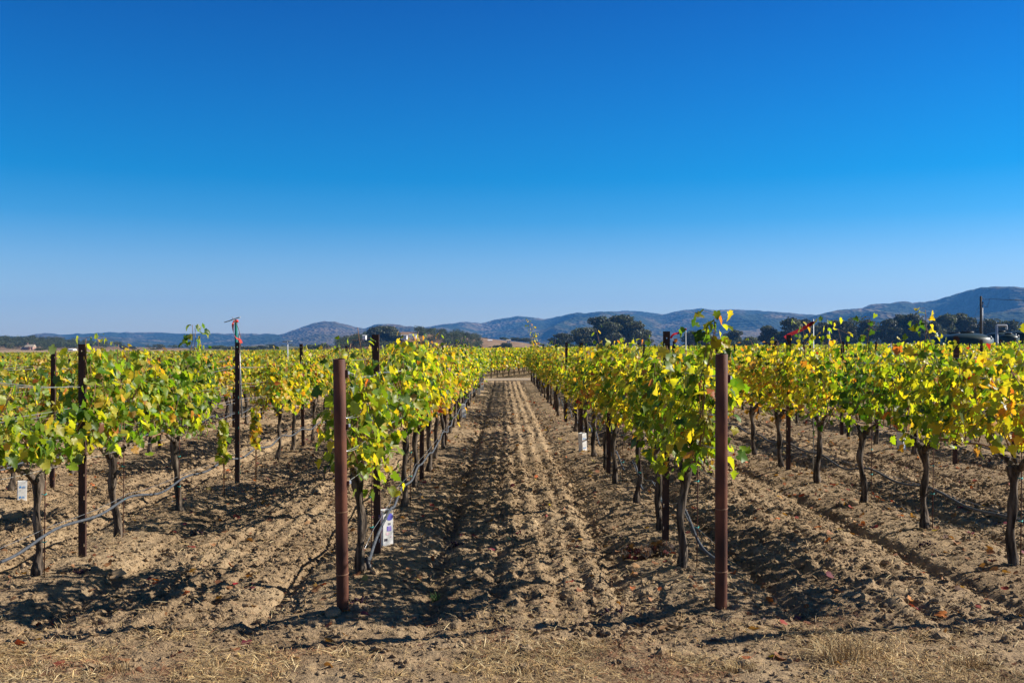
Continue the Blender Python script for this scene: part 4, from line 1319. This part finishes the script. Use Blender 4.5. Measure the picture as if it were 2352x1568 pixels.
one_leaf(262, 1312, 0.15, (0.62, 0.44, 0.24), "large pale tan leaf on soil below the second dark post on the left side")
one_leaf(796, 1421, 0.075, (0.62, 0.13, 0.03), "orange-red leaf against the foot of the bare-topped end post")
one_leaf(757, 1447, 0.075, (0.40, 0.16, 0.08), "curled brown leaf before the foot of the bare-topped end post")
one_leaf(542, 1334, 0.06, (0.45, 0.04, 0.03), "small red leaf left of the bare-topped end post beside the shadow")
one_leaf(1088, 1232, 0.085, (0.35, 0.04, 0.05), "red leaf pair right of the printed carton")
one_leaf(1172, 1240, 0.10, (0.55, 0.50, 0.20), "pale yellow-green leaf in the middle of the path")
one_leaf(1875, 1222, 0.09, (0.62, 0.24, 0.05), "bright orange leaf on tilled soil right of the sprig-topped post")
one_leaf(2170, 1425, 0.10, (0.60, 0.22, 0.04), "big orange leaf on dark clods near the bottom right corner")
one_leaf(2092, 1388, 0.08, (0.58, 0.20, 0.05), "orange leaf on the furrow left of the biggest orange one")
one_leaf(1930, 1370, 0.08, (0.55, 0.16, 0.04), "orange leaf halfway along the right furrow")


def stone(px, py, s, label):
    x, y = G(px, py)
    V0, F0 = ICO2
    r = np.random.default_rng(int(px))
    V = V0 * (1 + r.normal(0, 0.10, (len(V0), 1))) * r.uniform(0.8, 1.2, 3) * np.array([s, s, s * 0.75])
    g = Geo(); g.add(V, F0)
    o = g.build("stone", M["clod"], None, smooth=False, loc=(x, y, float(hgt(x, y)) + s * 0.25))
    tag(o, label, "stone", "big clods and stones on the soil")


for a_ in ((765, 1424, 0.055, "big clod against the left foot of the bare-topped end post"), (905, 1328, 0.045, "clod beside the first trunk of the bare-topped post's row"),
           (1140, 1077, 0.06, "grey stone in the furrow at the path's left side"), (1303, 1110, 0.06, "tall stone beside trunks of the sprig-topped post's row"),
           (1205, 1120, 0.05, "round stone in the middle of the path"), (30, 1180, 0.10, "large clod left of the first trunk at the picture's left edge"),
           (2280, 1185, 0.07, "pale stone on soil right of the third right-hand trunk"), (1960, 1175, 0.05, "small pale stone at the base of a right-hand trunk"),
           (2135, 1232, 0.045, "stone at the foot of the big right-hand trunk"), (2160, 1475, 0.05, "big dark clod near the bottom right corner")):
    stone(*a_)


def tuft(px, py, n, h, cols, label, spread=0.10):
    x, y = G(px, py)
    t = Geo(); r = gr
    a = r.uniform(0, 6.28, n); e = r.uniform(0.05, 0.65, n)
    b = np.stack([r.normal(0, spread, n), r.normal(0, spread * 0.6, n), np.zeros(n)], -1)
    L = h * r.uniform(0.45, 1.1, n)
    D = np.stack([np.cos(a) * np.sin(e), np.sin(a) * np.sin(e), np.cos(e)], -1)
    S = np.stack([-np.sin(a), np.cos(a), np.zeros(n)], -1) * 0.0016
    mid = b + D * L[:, None] * 0.55; tip = b + D * L[:, None] + np.stack([np.cos(a), np.sin(a), -0.6 * np.ones(n)], -1) * (L * 0.22)[:, None]
    V = np.stack([b - S, b + S, mid + S * 0.8, mid - S * 0.8, tip], 1).reshape(-1, 3)
    i = np.arange(n)[:, None, None] * 5
    C = np.repeat((np.array(cols)[r.choice(len(cols), n)] * r.uniform(0.7, 1.2, (n, 1)))[:, None], 5, 1).reshape(-1, 3)
    t.F.append((i + np.array([[3, 2, 4]])).reshape(-1, 3)); t.M.append(0)
    t.add(V, (i + np.array([[0, 1, 2, 3]])).reshape(-1, 4), C)
    tag(t.build("grass_tuft", M["straw"], None, loc=(x, y, float(hgt(x, y)) - 0.005)), label, "grass", "grass tufts on the soil")


tuft(1935, 1520, 260, 0.16, STRAW[:4], "tallest dry golden grass tuft near the bottom right corner")
tuft(1003, 1358, 46, 0.10, [(0.07, 0.16, 0.04), (0.12, 0.22, 0.06)], "small fresh green grass tuft beside the path's left furrow", 0.015)
tuft(2240, 1545, 160, 0.10, STRAW[:4], "dry grass tuft at the bottom right corner", 0.05)
tuft(1215, 1548, 120, 0.06, STRAW[:4], "low dry grass tuft at the bottom middle", 0.05)
tuft(265, 1530, 160, 0.07, STRAW[:4], "low dry grass tuft at the bottom left", 0.05)
tuft(1700, 1545, 150, 0.08, STRAW[:4], "low dry grass tuft below the sprig-topped end post", 0.05)

# pruned canes lying about
g = Geo()
for k in range(90):
    x, y = scatter(1, 5.3, 13)
    x, y = float(x[0]), float(y[0]); a = gr.uniform(0, 6.28); L = gr.uniform(0.12, 0.5)
    q = np.linspace(-0.5, 0.5, 7)
    X, Y = x + np.cos(a) * q * L + gr.normal(0, 0.008, 7), y + np.sin(a) * q * L + gr.normal(0, 0.008, 7)
    add_tube(g, np.stack([X, Y, np.max(hgt(X, Y)) * 0.6 + hgt(X, Y) * 0.4 + 0.008], -1), gr.uniform(0.002, 0.005), 5, col=(0.30, 0.22, 0.13) if k % 3 else (0.13, 0.08, 0.05))
tag(g.build("pruned_canes", M["straw"], None), "pale and dark pruned canes lying on the soil", "canes", kind="stuff")

# bundle of bird netting with leaves caught in it
x, y = G(1487, 1290)
t = thing("net_bundle", (x, y, float(hgt(x, y))), "dark bird netting bundle full of red-brown leaves below the tall dark post", "netting")
g = Geo()
nr_ = np.random.default_rng(12)
def lump(u, v):
    q = u * 2 - 1
    return np.stack([q * 0.20 + 0 * v, (v - 0.5) * 0.24 + 0.03 * np.sin(q * 7), 0.03 + (0.075 + 0.05 * np.exp(-((q - 0.75) / 0.2) ** 2)) * np.sin(np.pi * v) * (1 - 0.5 * q * q) + 0.012 * np.sin(q * 13 + v * 9)], -1)
for k in np.linspace(0, 1, 26):
    w = np.linspace(0, 1, 18)
    add_tube(g, lump(np.full(18, k) + 0.012 * np.sin(w * 20), w), 0.0009, 3, cap=False)
for k in np.linspace(0.03, 0.97, 16):
    w = np.linspace(0, 1, 30)
    add_tube(g, lump(w, np.full(30, k) + 0.012 * np.sin(w * 24)), 0.0009, 3, cap=False)
g.build("netting", M["black"], t)
g = Geo(); n = 80
u, v = nr_.random(n), nr_.uniform(0.15, 0.85, n)
P = lump(u, v); P[:, 2] *= nr_.uniform(0.15, 0.85, n)
leaves(g, P, nr_.normal(size=(n, 3)), nr_.normal(size=(n, 3)) + [0, -0.4, 0.5], nr_.uniform(0.04, 0.075, n), FALL[nr_.choice([0, 1, 1, 4, 5, 6, 6], n)] * 0.5, nr_, T_MD)
g.build("caught_leaves", M["dry_leaf"], t)


def raisins(px, py, label, s=0.07):
    x, y = G(px, py)
    g = Geo(); V0, F0 = ICO1
    for k in range(34):
        c = gr.normal(0, 1, 3) * [s * 0.5, s * 0.32, s * 0.14]
        g.add(V0 * gr.uniform(0.006, 0.010) + c + [0, 0, 0.014], F0, (0.045, 0.02, 0.035))
    add_tube(g, [(-s * 0.7, 0, 0.012), (0, 0.01, 0.024), (s * 0.8, 0, 0.014)], 0.0018, 4, col=(0.16, 0.09, 0.05))
    tag(g.build("dried_grapes", M["straw"], None, loc=(x, y, float(hgt(x, y)))), label, "grapes", "dried grape bunches on the ground")


raisins(180, 1318, "dried dark grape bunch at the foot of the first trunk at the left edge", 0.09)
raisins(450, 1218, "dried grape bunch on soil right of the third left-hand trunk")
raisins(827, 1398, "dried grape bunch right of the bare-topped end post's foot", 0.09)
raisins(1050, 1250, "dried grape bunch in the furrow right of the printed carton")
raisins(1412, 1412, "dark dried grape bunch left of the sprig-topped end post's foot", 0.09)
raisins(2125, 1270, "dried grape bunch before the big right-hand trunk")

EP_R2 = end_post(2524, 1415, 2532, 818, "rusty pipe end post just outside the picture's right edge", (1.5,))

# ------------------------------------------------------------------ trees
def tree_geo(gc, gt, kind, seed, H, W, base, leaf_n=700, ls=None):
    """one tree standing at base: crown leaves into gc, trunk and limbs into gt"""
    r = np.random.default_rng(seed)
    base = np.array(base, float)
    lobes = []
    if kind == "oak":
        for k in range(9):
            a, q = r.uniform(0, 6.28), r.uniform(0.0, 0.62)
            lobes.append((q * math.cos(a) * W / 2, q * math.sin(a) * W / 2, H * r.uniform(0.42, 0.74) - q * H * 0.12, W * r.uniform(0.20, 0.30), H * r.uniform(0.18, 0.26)))
        col0 = np.array((0.046, 0.056, 0.022))
    elif kind == "gum":
        for k in range(16):
            zz = r.uniform(0.26, 0.90) if k > 2 else 0.88
            a = r.uniform(0, 6.28); q = r.uniform(0.15, 0.75) * (1.0 if zz < 0.8 else 0.45)
            lobes.append((q * math.cos(a) * W / 2, q * math.sin(a) * W / 2, H * zz, W * r.uniform(0.24, 0.36), H * r.uniform(0.10, 0.17)))
        col0 = np.array((0.050, 0.056, 0.030))
    elif kind == "thin":
        for k in range(8):
            zz = 0.30 + 0.66 * k / 7
            lobes.append((r.normal(0, W * 0.14), r.normal(0, W * 0.14), H * zz, W * r.uniform(0.28, 0.48), H * r.uniform(0.06, 0.10)))
        col0 = np.array((0.050, 0.056, 0.030))
    elif kind == "cone":
        for k in range(9):
            zz = 0.12 + 0.82 * k / 8
            lobes.append((r.normal(0, W * 0.05), r.normal(0, W * 0.05), H * zz, W * 0.5 * (1.08 - zz), H * 0.09))
        col0 = np.array((0.026, 0.042, 0.018))
    else:                                                         # bush
        for k in range(6):
            a, q = r.uniform(0, 6.28), r.uniform(0.1, 0.6)
            lobes.append((q * math.cos(a) * W / 2, q * math.sin(a) * W / 2, H * r.uniform(0.3, 0.65), W * r.uniform(0.24, 0.32), H * r.uniform(0.25, 0.36)))
        col0 = np.array((0.04, 0.055, 0.022))
    L = np.array(lobes)
    wgt = L[:, 3] ** 1.5; wgt /= wgt.sum()
    i = r.choice(len(L), leaf_n, p=wgt)
    d = r.normal(size=(leaf_n, 3)); d /= np.linalg.norm(d, axis=1)[:, None]
    rr = r.uniform(0.55, 1.08, (leaf_n, 1)) ** 0.6
    P = L[i, :3] + d * rr * np.stack([L[i, 3], L[i, 3], L[i, 4]], -1)
    s = (ls or 0.055 * (H * W) ** 0.5 + 0.12) * r.uniform(0.6, 1.4, leaf_n)
    tone = r.uniform(0.55, 1.75, (len(L), 1))[i] * r.uniform(0.6, 1.5, (leaf_n, 1))
    tp = r.normal(0, 0.6, (leaf_n, 3)) + [0, 0, -0.5]
    leaves(gc, P + base, tp, d + r.normal(0, 0.4, (leaf_n, 3)), s, col0 * tone * (1 + r.normal(0, 0.06, (leaf_n, 3))), r, T_LO)
    if gt is not None:
        tr = H * 0.022 + 0.05
        add_tube(gt, np.array([(0, 0, -1.0), (r.normal(0, W * 0.02), 0, H * 0.3), (r.normal(0, W * 0.04), 0, H * 0.75)]) + base, [tr * 1.3, tr, tr * 0.35], 6)
        for l in L[r.choice(len(L), min(len(L), 7), replace=False)]:
            z0 = l[2] * r.uniform(0.35, 0.6)
            add_tube(gt, np.array([(0, 0, z0), (l[0] * 0.5, l[1] * 0.5, (z0 + l[2]) / 2 - 0.02 * H), tuple(l[:3])]) + base, [tr * 0.6, tr * 0.42, tr * 0.15], 5)


def land(x, y):
    z = float(far_slope(x, y))
    h = max(float(WOOD_H(x, y)) if x < -240 and 1020 < y < 1500 else -9, float(KNOLL_H(x, y)) if -270 < x < 150 and 800 < y < 1350 else -9, float(VHILL_H(x, y)) if -480 < x < -120 and 960 < y < 1320 else -9, 0)
    return z + h


def tree(px, top_py, wpx, Y, kind, label, seed, n=900):
    x = (px - VPX) / F_PX * Y
    z0 = land(x, Y)
    H = CAM_H + (VPY - top_py) / F_PX * Y - z0
    H *= 1.05
    W = wpx / F_PX * Y * 1.28
    t = thing("tree", (x, Y, z0), label, "tree", "trees beyond the vineyard")
    gc, gt = Geo(), Geo()
    tree_geo(gc, gt, kind, seed, max(H, 2.0), W, (0, 0, 0), n)
    gt.build("trunk", M["tree_bark"], t)
    gc.build("crown", M["tree_leaf"], t, smooth=False)


TREES = [
    (1293, 768, 48, 700, "gum", "compact gum tree at the left end of the tall central clump"),
    (1339, 756, 60, 710, "gum", "broad low gum tree on the left flank of the tall central clump"),
    (1376, 731, 52, 720, "gum", "tall gum tree topping the left half of the central clump"),
    (1402, 745, 50, 690, "gum", "gum tree filling the middle of the tall central clump"),
    (1426, 728, 58, 715, "gum", "tallest gum tree of the central clump"),
    (1452, 742, 52, 705, "gum", "gum tree on the right shoulder of the central clump"),
    (1473, 760, 40, 720, "gum", "lower gum tree at the right end of the central clump"),
    (1455, 766, 22, 640, "cone", "pointed dark conifer in front of the central gum clump"),
    (1322, 787, 56, 600, "bush", "low round bush in front of the central gum clump"),
    (1595, 763, 40, 680, "gum", "domed gum tree beside the red-taped stick right of the tall dark post"),
    (1617, 769, 40, 690, "gum", "gum tree touching the right side of the domed one near the tall dark post"),
    (1686, 761, 36, 720, "gum", "gum tree behind the sprig on the right end post"),
    (1722, 770, 42, 690, "oak", "spreading tree right of the sprig-topped end post"),
    (1698, 782, 60, 640, "bush", "low bushy tree at the foot of the trees right of the sprig"),
    (1762, 752, 34, 640, "gum", "first gum tree at the left end of the long right-hand row"),
    (1786, 765, 36, 650, "gum", "low gum tree second from the left in the long right-hand row"),
    (1816, 735, 46, 640, "gum", "tall gum tree behind the yellow shoot and red tape"),
    (1845, 739, 40, 655, "gum", "gum tree just left of the red-taped tall stick's top"),
    (1872, 752, 44, 640, "gum", "gum tree just right of the red-taped tall stick"),
    (1897, 744, 44, 650, "gum", "gum tree behind the thin white standpipe"),
    (1917, 738, 40, 640, "gum", "gum tree right of the thin white standpipe"),
    (1939, 741, 34, 660, "gum", "rounded gum tree between the standpipe and two slender gums"),
    (1952, 734, 16, 640, "thin", "left one of two slender columnar gum trees"),
    (1965, 738, 22, 650, "thin", "right one of two slender columnar gum trees"),
    (1991, 738, 34, 640, "gum", "gum tree right of the gap beside the slender gums"),
    (2014, 746, 22, 655, "thin", "slender gum tree left of the broad gum clump by the tanks"),
    (2044, 736, 38, 640, "gum", "gum tree on the left edge of the broad clump by the tanks"),
    (2071, 729, 38, 650, "gum", "second tallest gum tree of the broad clump by the tanks"),
    (2093, 725, 52, 645, "gum", "tallest gum tree of the broad clump by the tanks"),
    (2116, 738, 40, 660, "gum", "gum tree on the right edge of the broad clump by the tanks"),
    (2150, 745, 34, 620, "gum", "small gum tree above the left edge of the leftmost tank"),
    (2171, 727, 46, 640, "gum", "flat-topped gum tree above the leftmost tank"),
    (2206, 726, 44, 650, "gum", "gum tree standing above the second tank"),
    (2229, 733, 34, 640, "gum", "gum tree left of the utility pole"),
    (2271, 738, 40, 640, "gum", "gum tree just right of the utility pole"),
    (2291, 737, 24, 660, "thin", "thin sparse gum tree above the white bent pipe"),
    (2318, 741, 36, 640, "gum", "gum tree above the right-hand tanks"),
    (2336, 744, 22, 660, "thin", "thin sparse gum tree near the picture's right edge"),
    (97, 799, 42, 800, "oak", "bright green round oak in front of the wooded hill"),
    (284, 791, 16, 1050, "oak", "dark oak at the right end of the low left wood"),
    (304, 794, 20, 1050, "oak", "isolated small oak right of the low left wood"),
    (369, 791, 18, 900, "thin", "nearly bare thin tree on the low tan rise"),
    (351, 800, 24, 1000, "bush", "dark bush left of the nearly bare thin tree"),
    (501, 792, 32, 900, "oak", "round oak left of the green sensor pole"),
    (524, 796, 28, 850, "oak", "oak just behind the green sensor pole's left side"),
    (573, 794, 38, 800, "oak", "big rounded oak right of the ribboned post"),
    (599, 792, 26, 1000, "oak", "small dark oak on top of the vineyard hill"),
    (627, 790, 20, 1000, "oak", "oak behind the slim grey standpipe's shoots"),
    (679, 799, 34, 950, "bush", "low dark bush right of the slim grey standpipe"),
    (716, 790, 40, 850, "oak", "grey-green oak left of the knoll"),
    (747, 788, 34, 850, "oak", "dark oak at the left foot of the knoll"),
    (862, 755, 34, 880, "gum", "left crown of the tall gum pair on the knoll"),
    (884, 751, 52, 890, "gum", "tallest gum tree on the knoll"),
    (905, 764, 36, 885, "gum", "gum tree on the right side of the knoll's tall gum"),
    (1163, 786, 28, 800, "oak", "tall oak at the foot of the tan hill in line with the path"),
    (1143, 791, 26, 800, "oak", "dark oak left of the tall one at the tan hill's foot"),
    (1125, 795, 24, 800, "bush", "grey bush at the tan hill's foot"),
    (1111, 776, 18, 1060, "oak", "small oak behind the red barn"),
    (1158, 774, 20, 1060, "oak", "oak left of the small house on the tan hill"),
    (1181, 774, 24, 1070, "oak", "oak right of the small house on the tan hill"),
    (1202, 774, 32, 1070, "oak", "broad oak on the right of the tan hill's crest"),
    (1226, 783, 20, 1050, "oak", "small oak at the right end of the tan hill's crest"),
]
for i, (px, tp, w, Y, kind, lab) in enumerate(TREES):
    tree(px, tp, w, Y, kind, lab, 3000 + i, {"gum": 3400, "oak": 1800, "thin": 700, "cone": 1000, "bush": 700}[kind])

# woods on the hills read as one mass each
def wood(name, label, spots, seed):
    gc, gt = Geo(), Geo()
    for i, (px, Y, H, W) in enumerate(spots):
        x = (px - VPX) / F_PX * Y
        tree_geo(gc, None, "oak", seed + i, H, W, (x, Y, land(x, Y) - 0.6), 260)
    return tag(gc.build(name, M["tree_leaf"], None, smooth=False), label, "wood", kind="stuff")


wr2 = np.random.default_rng(88)
sp = []
for k in range(330):
    px, Y = wr2.uniform(-160, 178), wr2.uniform(1075, 1300)
    if 30 < px < 100 and Y < 1112: continue
    sp.append((px, Y, wr2.uniform(8, 12), wr2.uniform(8, 13)))
for k in range(40): sp.append((wr2.uniform(188, 276), wr2.uniform(1180, 1280), wr2.uniform(7, 10.5), wr2.uniform(7, 11)))
for k in range(16): sp.append((wr2.uniform(340, 430), wr2.uniform(1200, 1280), wr2.uniform(4, 6.5), wr2.uniform(5, 10)))
wood("oak_wood", "dark oak woods covering the hill behind the brick house", sp, 6000)
sp = []
for k in range(95): sp.append((wr2.uniform(775, 905), wr2.uniform(850, 960), wr2.uniform(6, 9), wr2.uniform(7, 12)))
for k in range(110):
    px = wr2.uniform(955, 1102)
    sp.append((px, wr2.uniform(870, 985), wr2.uniform(6, 9.5), wr2.uniform(7, 12)))
for k in range(30): sp.append((wr2.uniform(900, 1000), wr2.uniform(820, 860), wr2.uniform(6, 8), wr2.uniform(7, 12)))
wood("knoll_wood", "dark oak woods on the knoll below the white houses", sp, 7000)
sp = []
for k in range(90): sp.append((wr2.choice([wr2.uniform(430, 800), wr2.uniform(1230, 1700)]), wr2.uniform(900, 1400), wr2.uniform(2.5, 5), wr2.uniform(8, 16)))
for k in range(60): sp.append((wr2.uniform(1700, 2420), wr2.uniform(690, 800), wr2.uniform(3, 7), wr2.uniform(8, 14)))
wood("distant_brush", "low dark brush along the far edge of the vineyard", sp, 8000)


# ------------------------------------------------------------------ far buildings
def gable(g, c, s, rh, mat=0, over=0.4, col=(1, 1, 1)):
    x, y, z = c; w, d = s[0] / 2 + over, s[1] / 2 + over
    V = np.array([(-w, -d, 0), (w, -d, 0), (w, d, 0), (-w, d, 0), (-w, 0, rh), (w, 0, rh)]) + np.array(c)
    g.F.append(np.array([[0, 1, 5, 4], [2, 3, 4, 5]]) + g.n); g.M.append(mat)
    g.add(V, [[1, 2, 5], [3, 0, 4]], col, mat)
    g.F.append(np.array([[3, 2, 1, 0]]) + g.n - 6); g.M.append(mat)


HM_ = {"brick": noise_mat("pink_brick", [(0.3, (0.30, 0.17, 0.13)), (0.7, (0.40, 0.25, 0.20))], 3, 4), "tile": noise_mat("tan_roof", [(0.3, (0.30, 0.25, 0.18)), (0.7, (0.42, 0.35, 0.26))], 2, 4),
       "white": noise_mat("white_wall", [(0.3, (0.66, 0.67, 0.68)), (0.7, (0.80, 0.80, 0.80))], 1, 4), "red": noise_mat("barn_red", [(0.3, (0.22, 0.02, 0.03)), (0.7, (0.32, 0.035, 0.045))], 1, 4),
       "glass": noise_mat("dark_glass", [(0.3, (0.03, 0.04, 0.055)), (0.7, (0.07, 0.085, 0.11))], 1, 2, 0.2), "grey": noise_mat("grey_roof", [(0.3, (0.20, 0.21, 0.22)), (0.7, (0.32, 0.33, 0.34))], 1, 4),
       "yellow": noise_mat("pale_yellow_wall", [(0.3, (0.62, 0.58, 0.30)), (0.7, (0.72, 0.68, 0.40))], 1, 4)}


def house(px0, px1, top_py, eave_py, base_py, Y, wall, roof, label, cat="house", wins=4, rows=1, depth=8, chimney=False, doors=0, turret=False, annex=None, rz=0.0):
    xc = ((px0 + px1) / 2 - VPX) / F_PX * Y
    w = (px1 - px0) / F_PX * Y
    z0 = CAM_H + (VPY - base_py) / F_PX * Y; ze = CAM_H + (VPY - eave_py) / F_PX * Y; zt = CAM_H + (VPY - top_py) / F_PX * Y
    t = thing("barn" if cat == "barn" else "house", (xc, Y, z0), label, cat, "buildings on the hills", rz)
    h = ze - z0
    g = Geo(); add_box(g, (0, 0, h / 2 - 0.75), (w, depth, h + 1.5)); 
    if annex: add_box(g, (annex[0] * w, -0.5, h * 0.3 - 0.75), (annex[1] * w, depth * 0.8, h * 0.6 + 1.5))
    g.build("wall", HM_[wall], t, smooth=False)
    g = Geo(); gable(g, (0, 0, h + 0.003), (w, depth), max(zt - ze, 0.25))
    if annex: gable(g, (annex[0] * w, -0.5, h * 0.6 + 0.003), (annex[1] * w, depth * 0.8), h * 0.28)
    rf = g.build("roof", HM_[roof], t, smooth=False)
    if chimney:
        g = Geo(); add_box(g, (-w * 0.38, 0, h + (zt - ze) * 0.9), (1.1, 1.0, (zt - ze) * 1.5)); g.build("chimney", HM_[wall], rf, smooth=False)
    if turret:
        g = Geo(); add_lathe(g, [(0.001, h * 1.18), (1.7, h * 0.92), (1.5, h * 0.92), (1.5, 0)][::-1], 14); g.build("turret", HM_[wall], t, loc=(w * 0.12, -depth / 2 - 0.4, 0))
    for j in range(rows):
        for i in range(wins):
            x = (i + 0.5) / wins * w - w / 2
            ww, wh = w / wins * 0.55, h / rows * 0.5
            g = Geo(); add_box(g, (x, -depth / 2 - 0.04, h * (j + 0.55) / rows), (ww, 0.08, wh)); f = g.build("window", HM_["white"], t, smooth=False)
            g = Geo(); add_box(g, (x, -depth / 2 - 0.09, h * (j + 0.55) / rows), (ww * 0.8, 0.04, wh * 0.8)); g.build("pane", HM_["glass"], f, smooth=False)
    for i in range(doors):
        g = Geo(); add_box(g, (w / 2 - (i + 0.6) * w * 0.17, -depth / 2 - 0.05, h * 0.4), (w * 0.11, 0.1, h * 0.8)); g.build("door", HM_["white"], t, smooth=False)
    return t


house(61, 79, 791, 796.5, 803.5, 1042, "brick", "tile", "two-storey pinkish brick house with tan roof before the wooded hill", wins=4, rows=2, chimney=True, turret=True, annex=(-0.75, 0.55))
house(161, 172, 800.5, 802, 806, 900, "white", "white", "long low white building at the foot of the wooded hill", wins=3)
house(922, 935, 768.5, 770.5, 776, 880, "white", "grey", "white two-storey house on the knoll, left one of a pair", wins=4, rows=2)
house(940, 956, 766.5, 769.5, 774.5, 890, "white", "grey", "white two-storey house on the knoll, right one of a pair", wins=5, rows=2)
house(834, 841, 769.5, 770.5, 776, 860, "white", "white", "small white building among the knoll's oaks left of the tall gum", wins=2)
house(1070.5, 1077, 776, 777, 780.5, 1000, "yellow", "yellow", "pale yellow building on the tan hill's left crest", wins=2)
house(1106, 1130, 780.3, 782.0, 786.8, 1000, "red", "white", "long red barn with white roof and white doors on the tan hill", "barn", wins=3, doors=2, depth=9)
house(1164, 1172.5, 779.5, 782, 786.5, 1000, "white", "tile", "small house with tan roof between oaks on the tan hill", wins=2, depth=6)

# ------------------------------------------------------------------ haze
m = bpy.data.materials.new("haze"); m.use_nodes = True
ns, ln = m.node_tree.nodes, m.node_tree.links
ns.remove(ns["Principled BSDF"])
pv = ns.new("ShaderNodeVolumePrincipled")
pv.inputs["Color"].default_value = (0.11, 0.41, 1.0, 1)
pv.inputs["Density"].default_value = 8.5e-5
pv.inputs["Anisotropy"].default_value = 0.1
ln.new(pv.outputs[0], ns["Material Output"].inputs["Volume"])
g = Geo(); add_box(g, (0, 4150, 208), (15600, 8900, 424))
tag(g.build("haze", m, smooth=False), "thin blue autumn haze", "haze", kind="stuff")
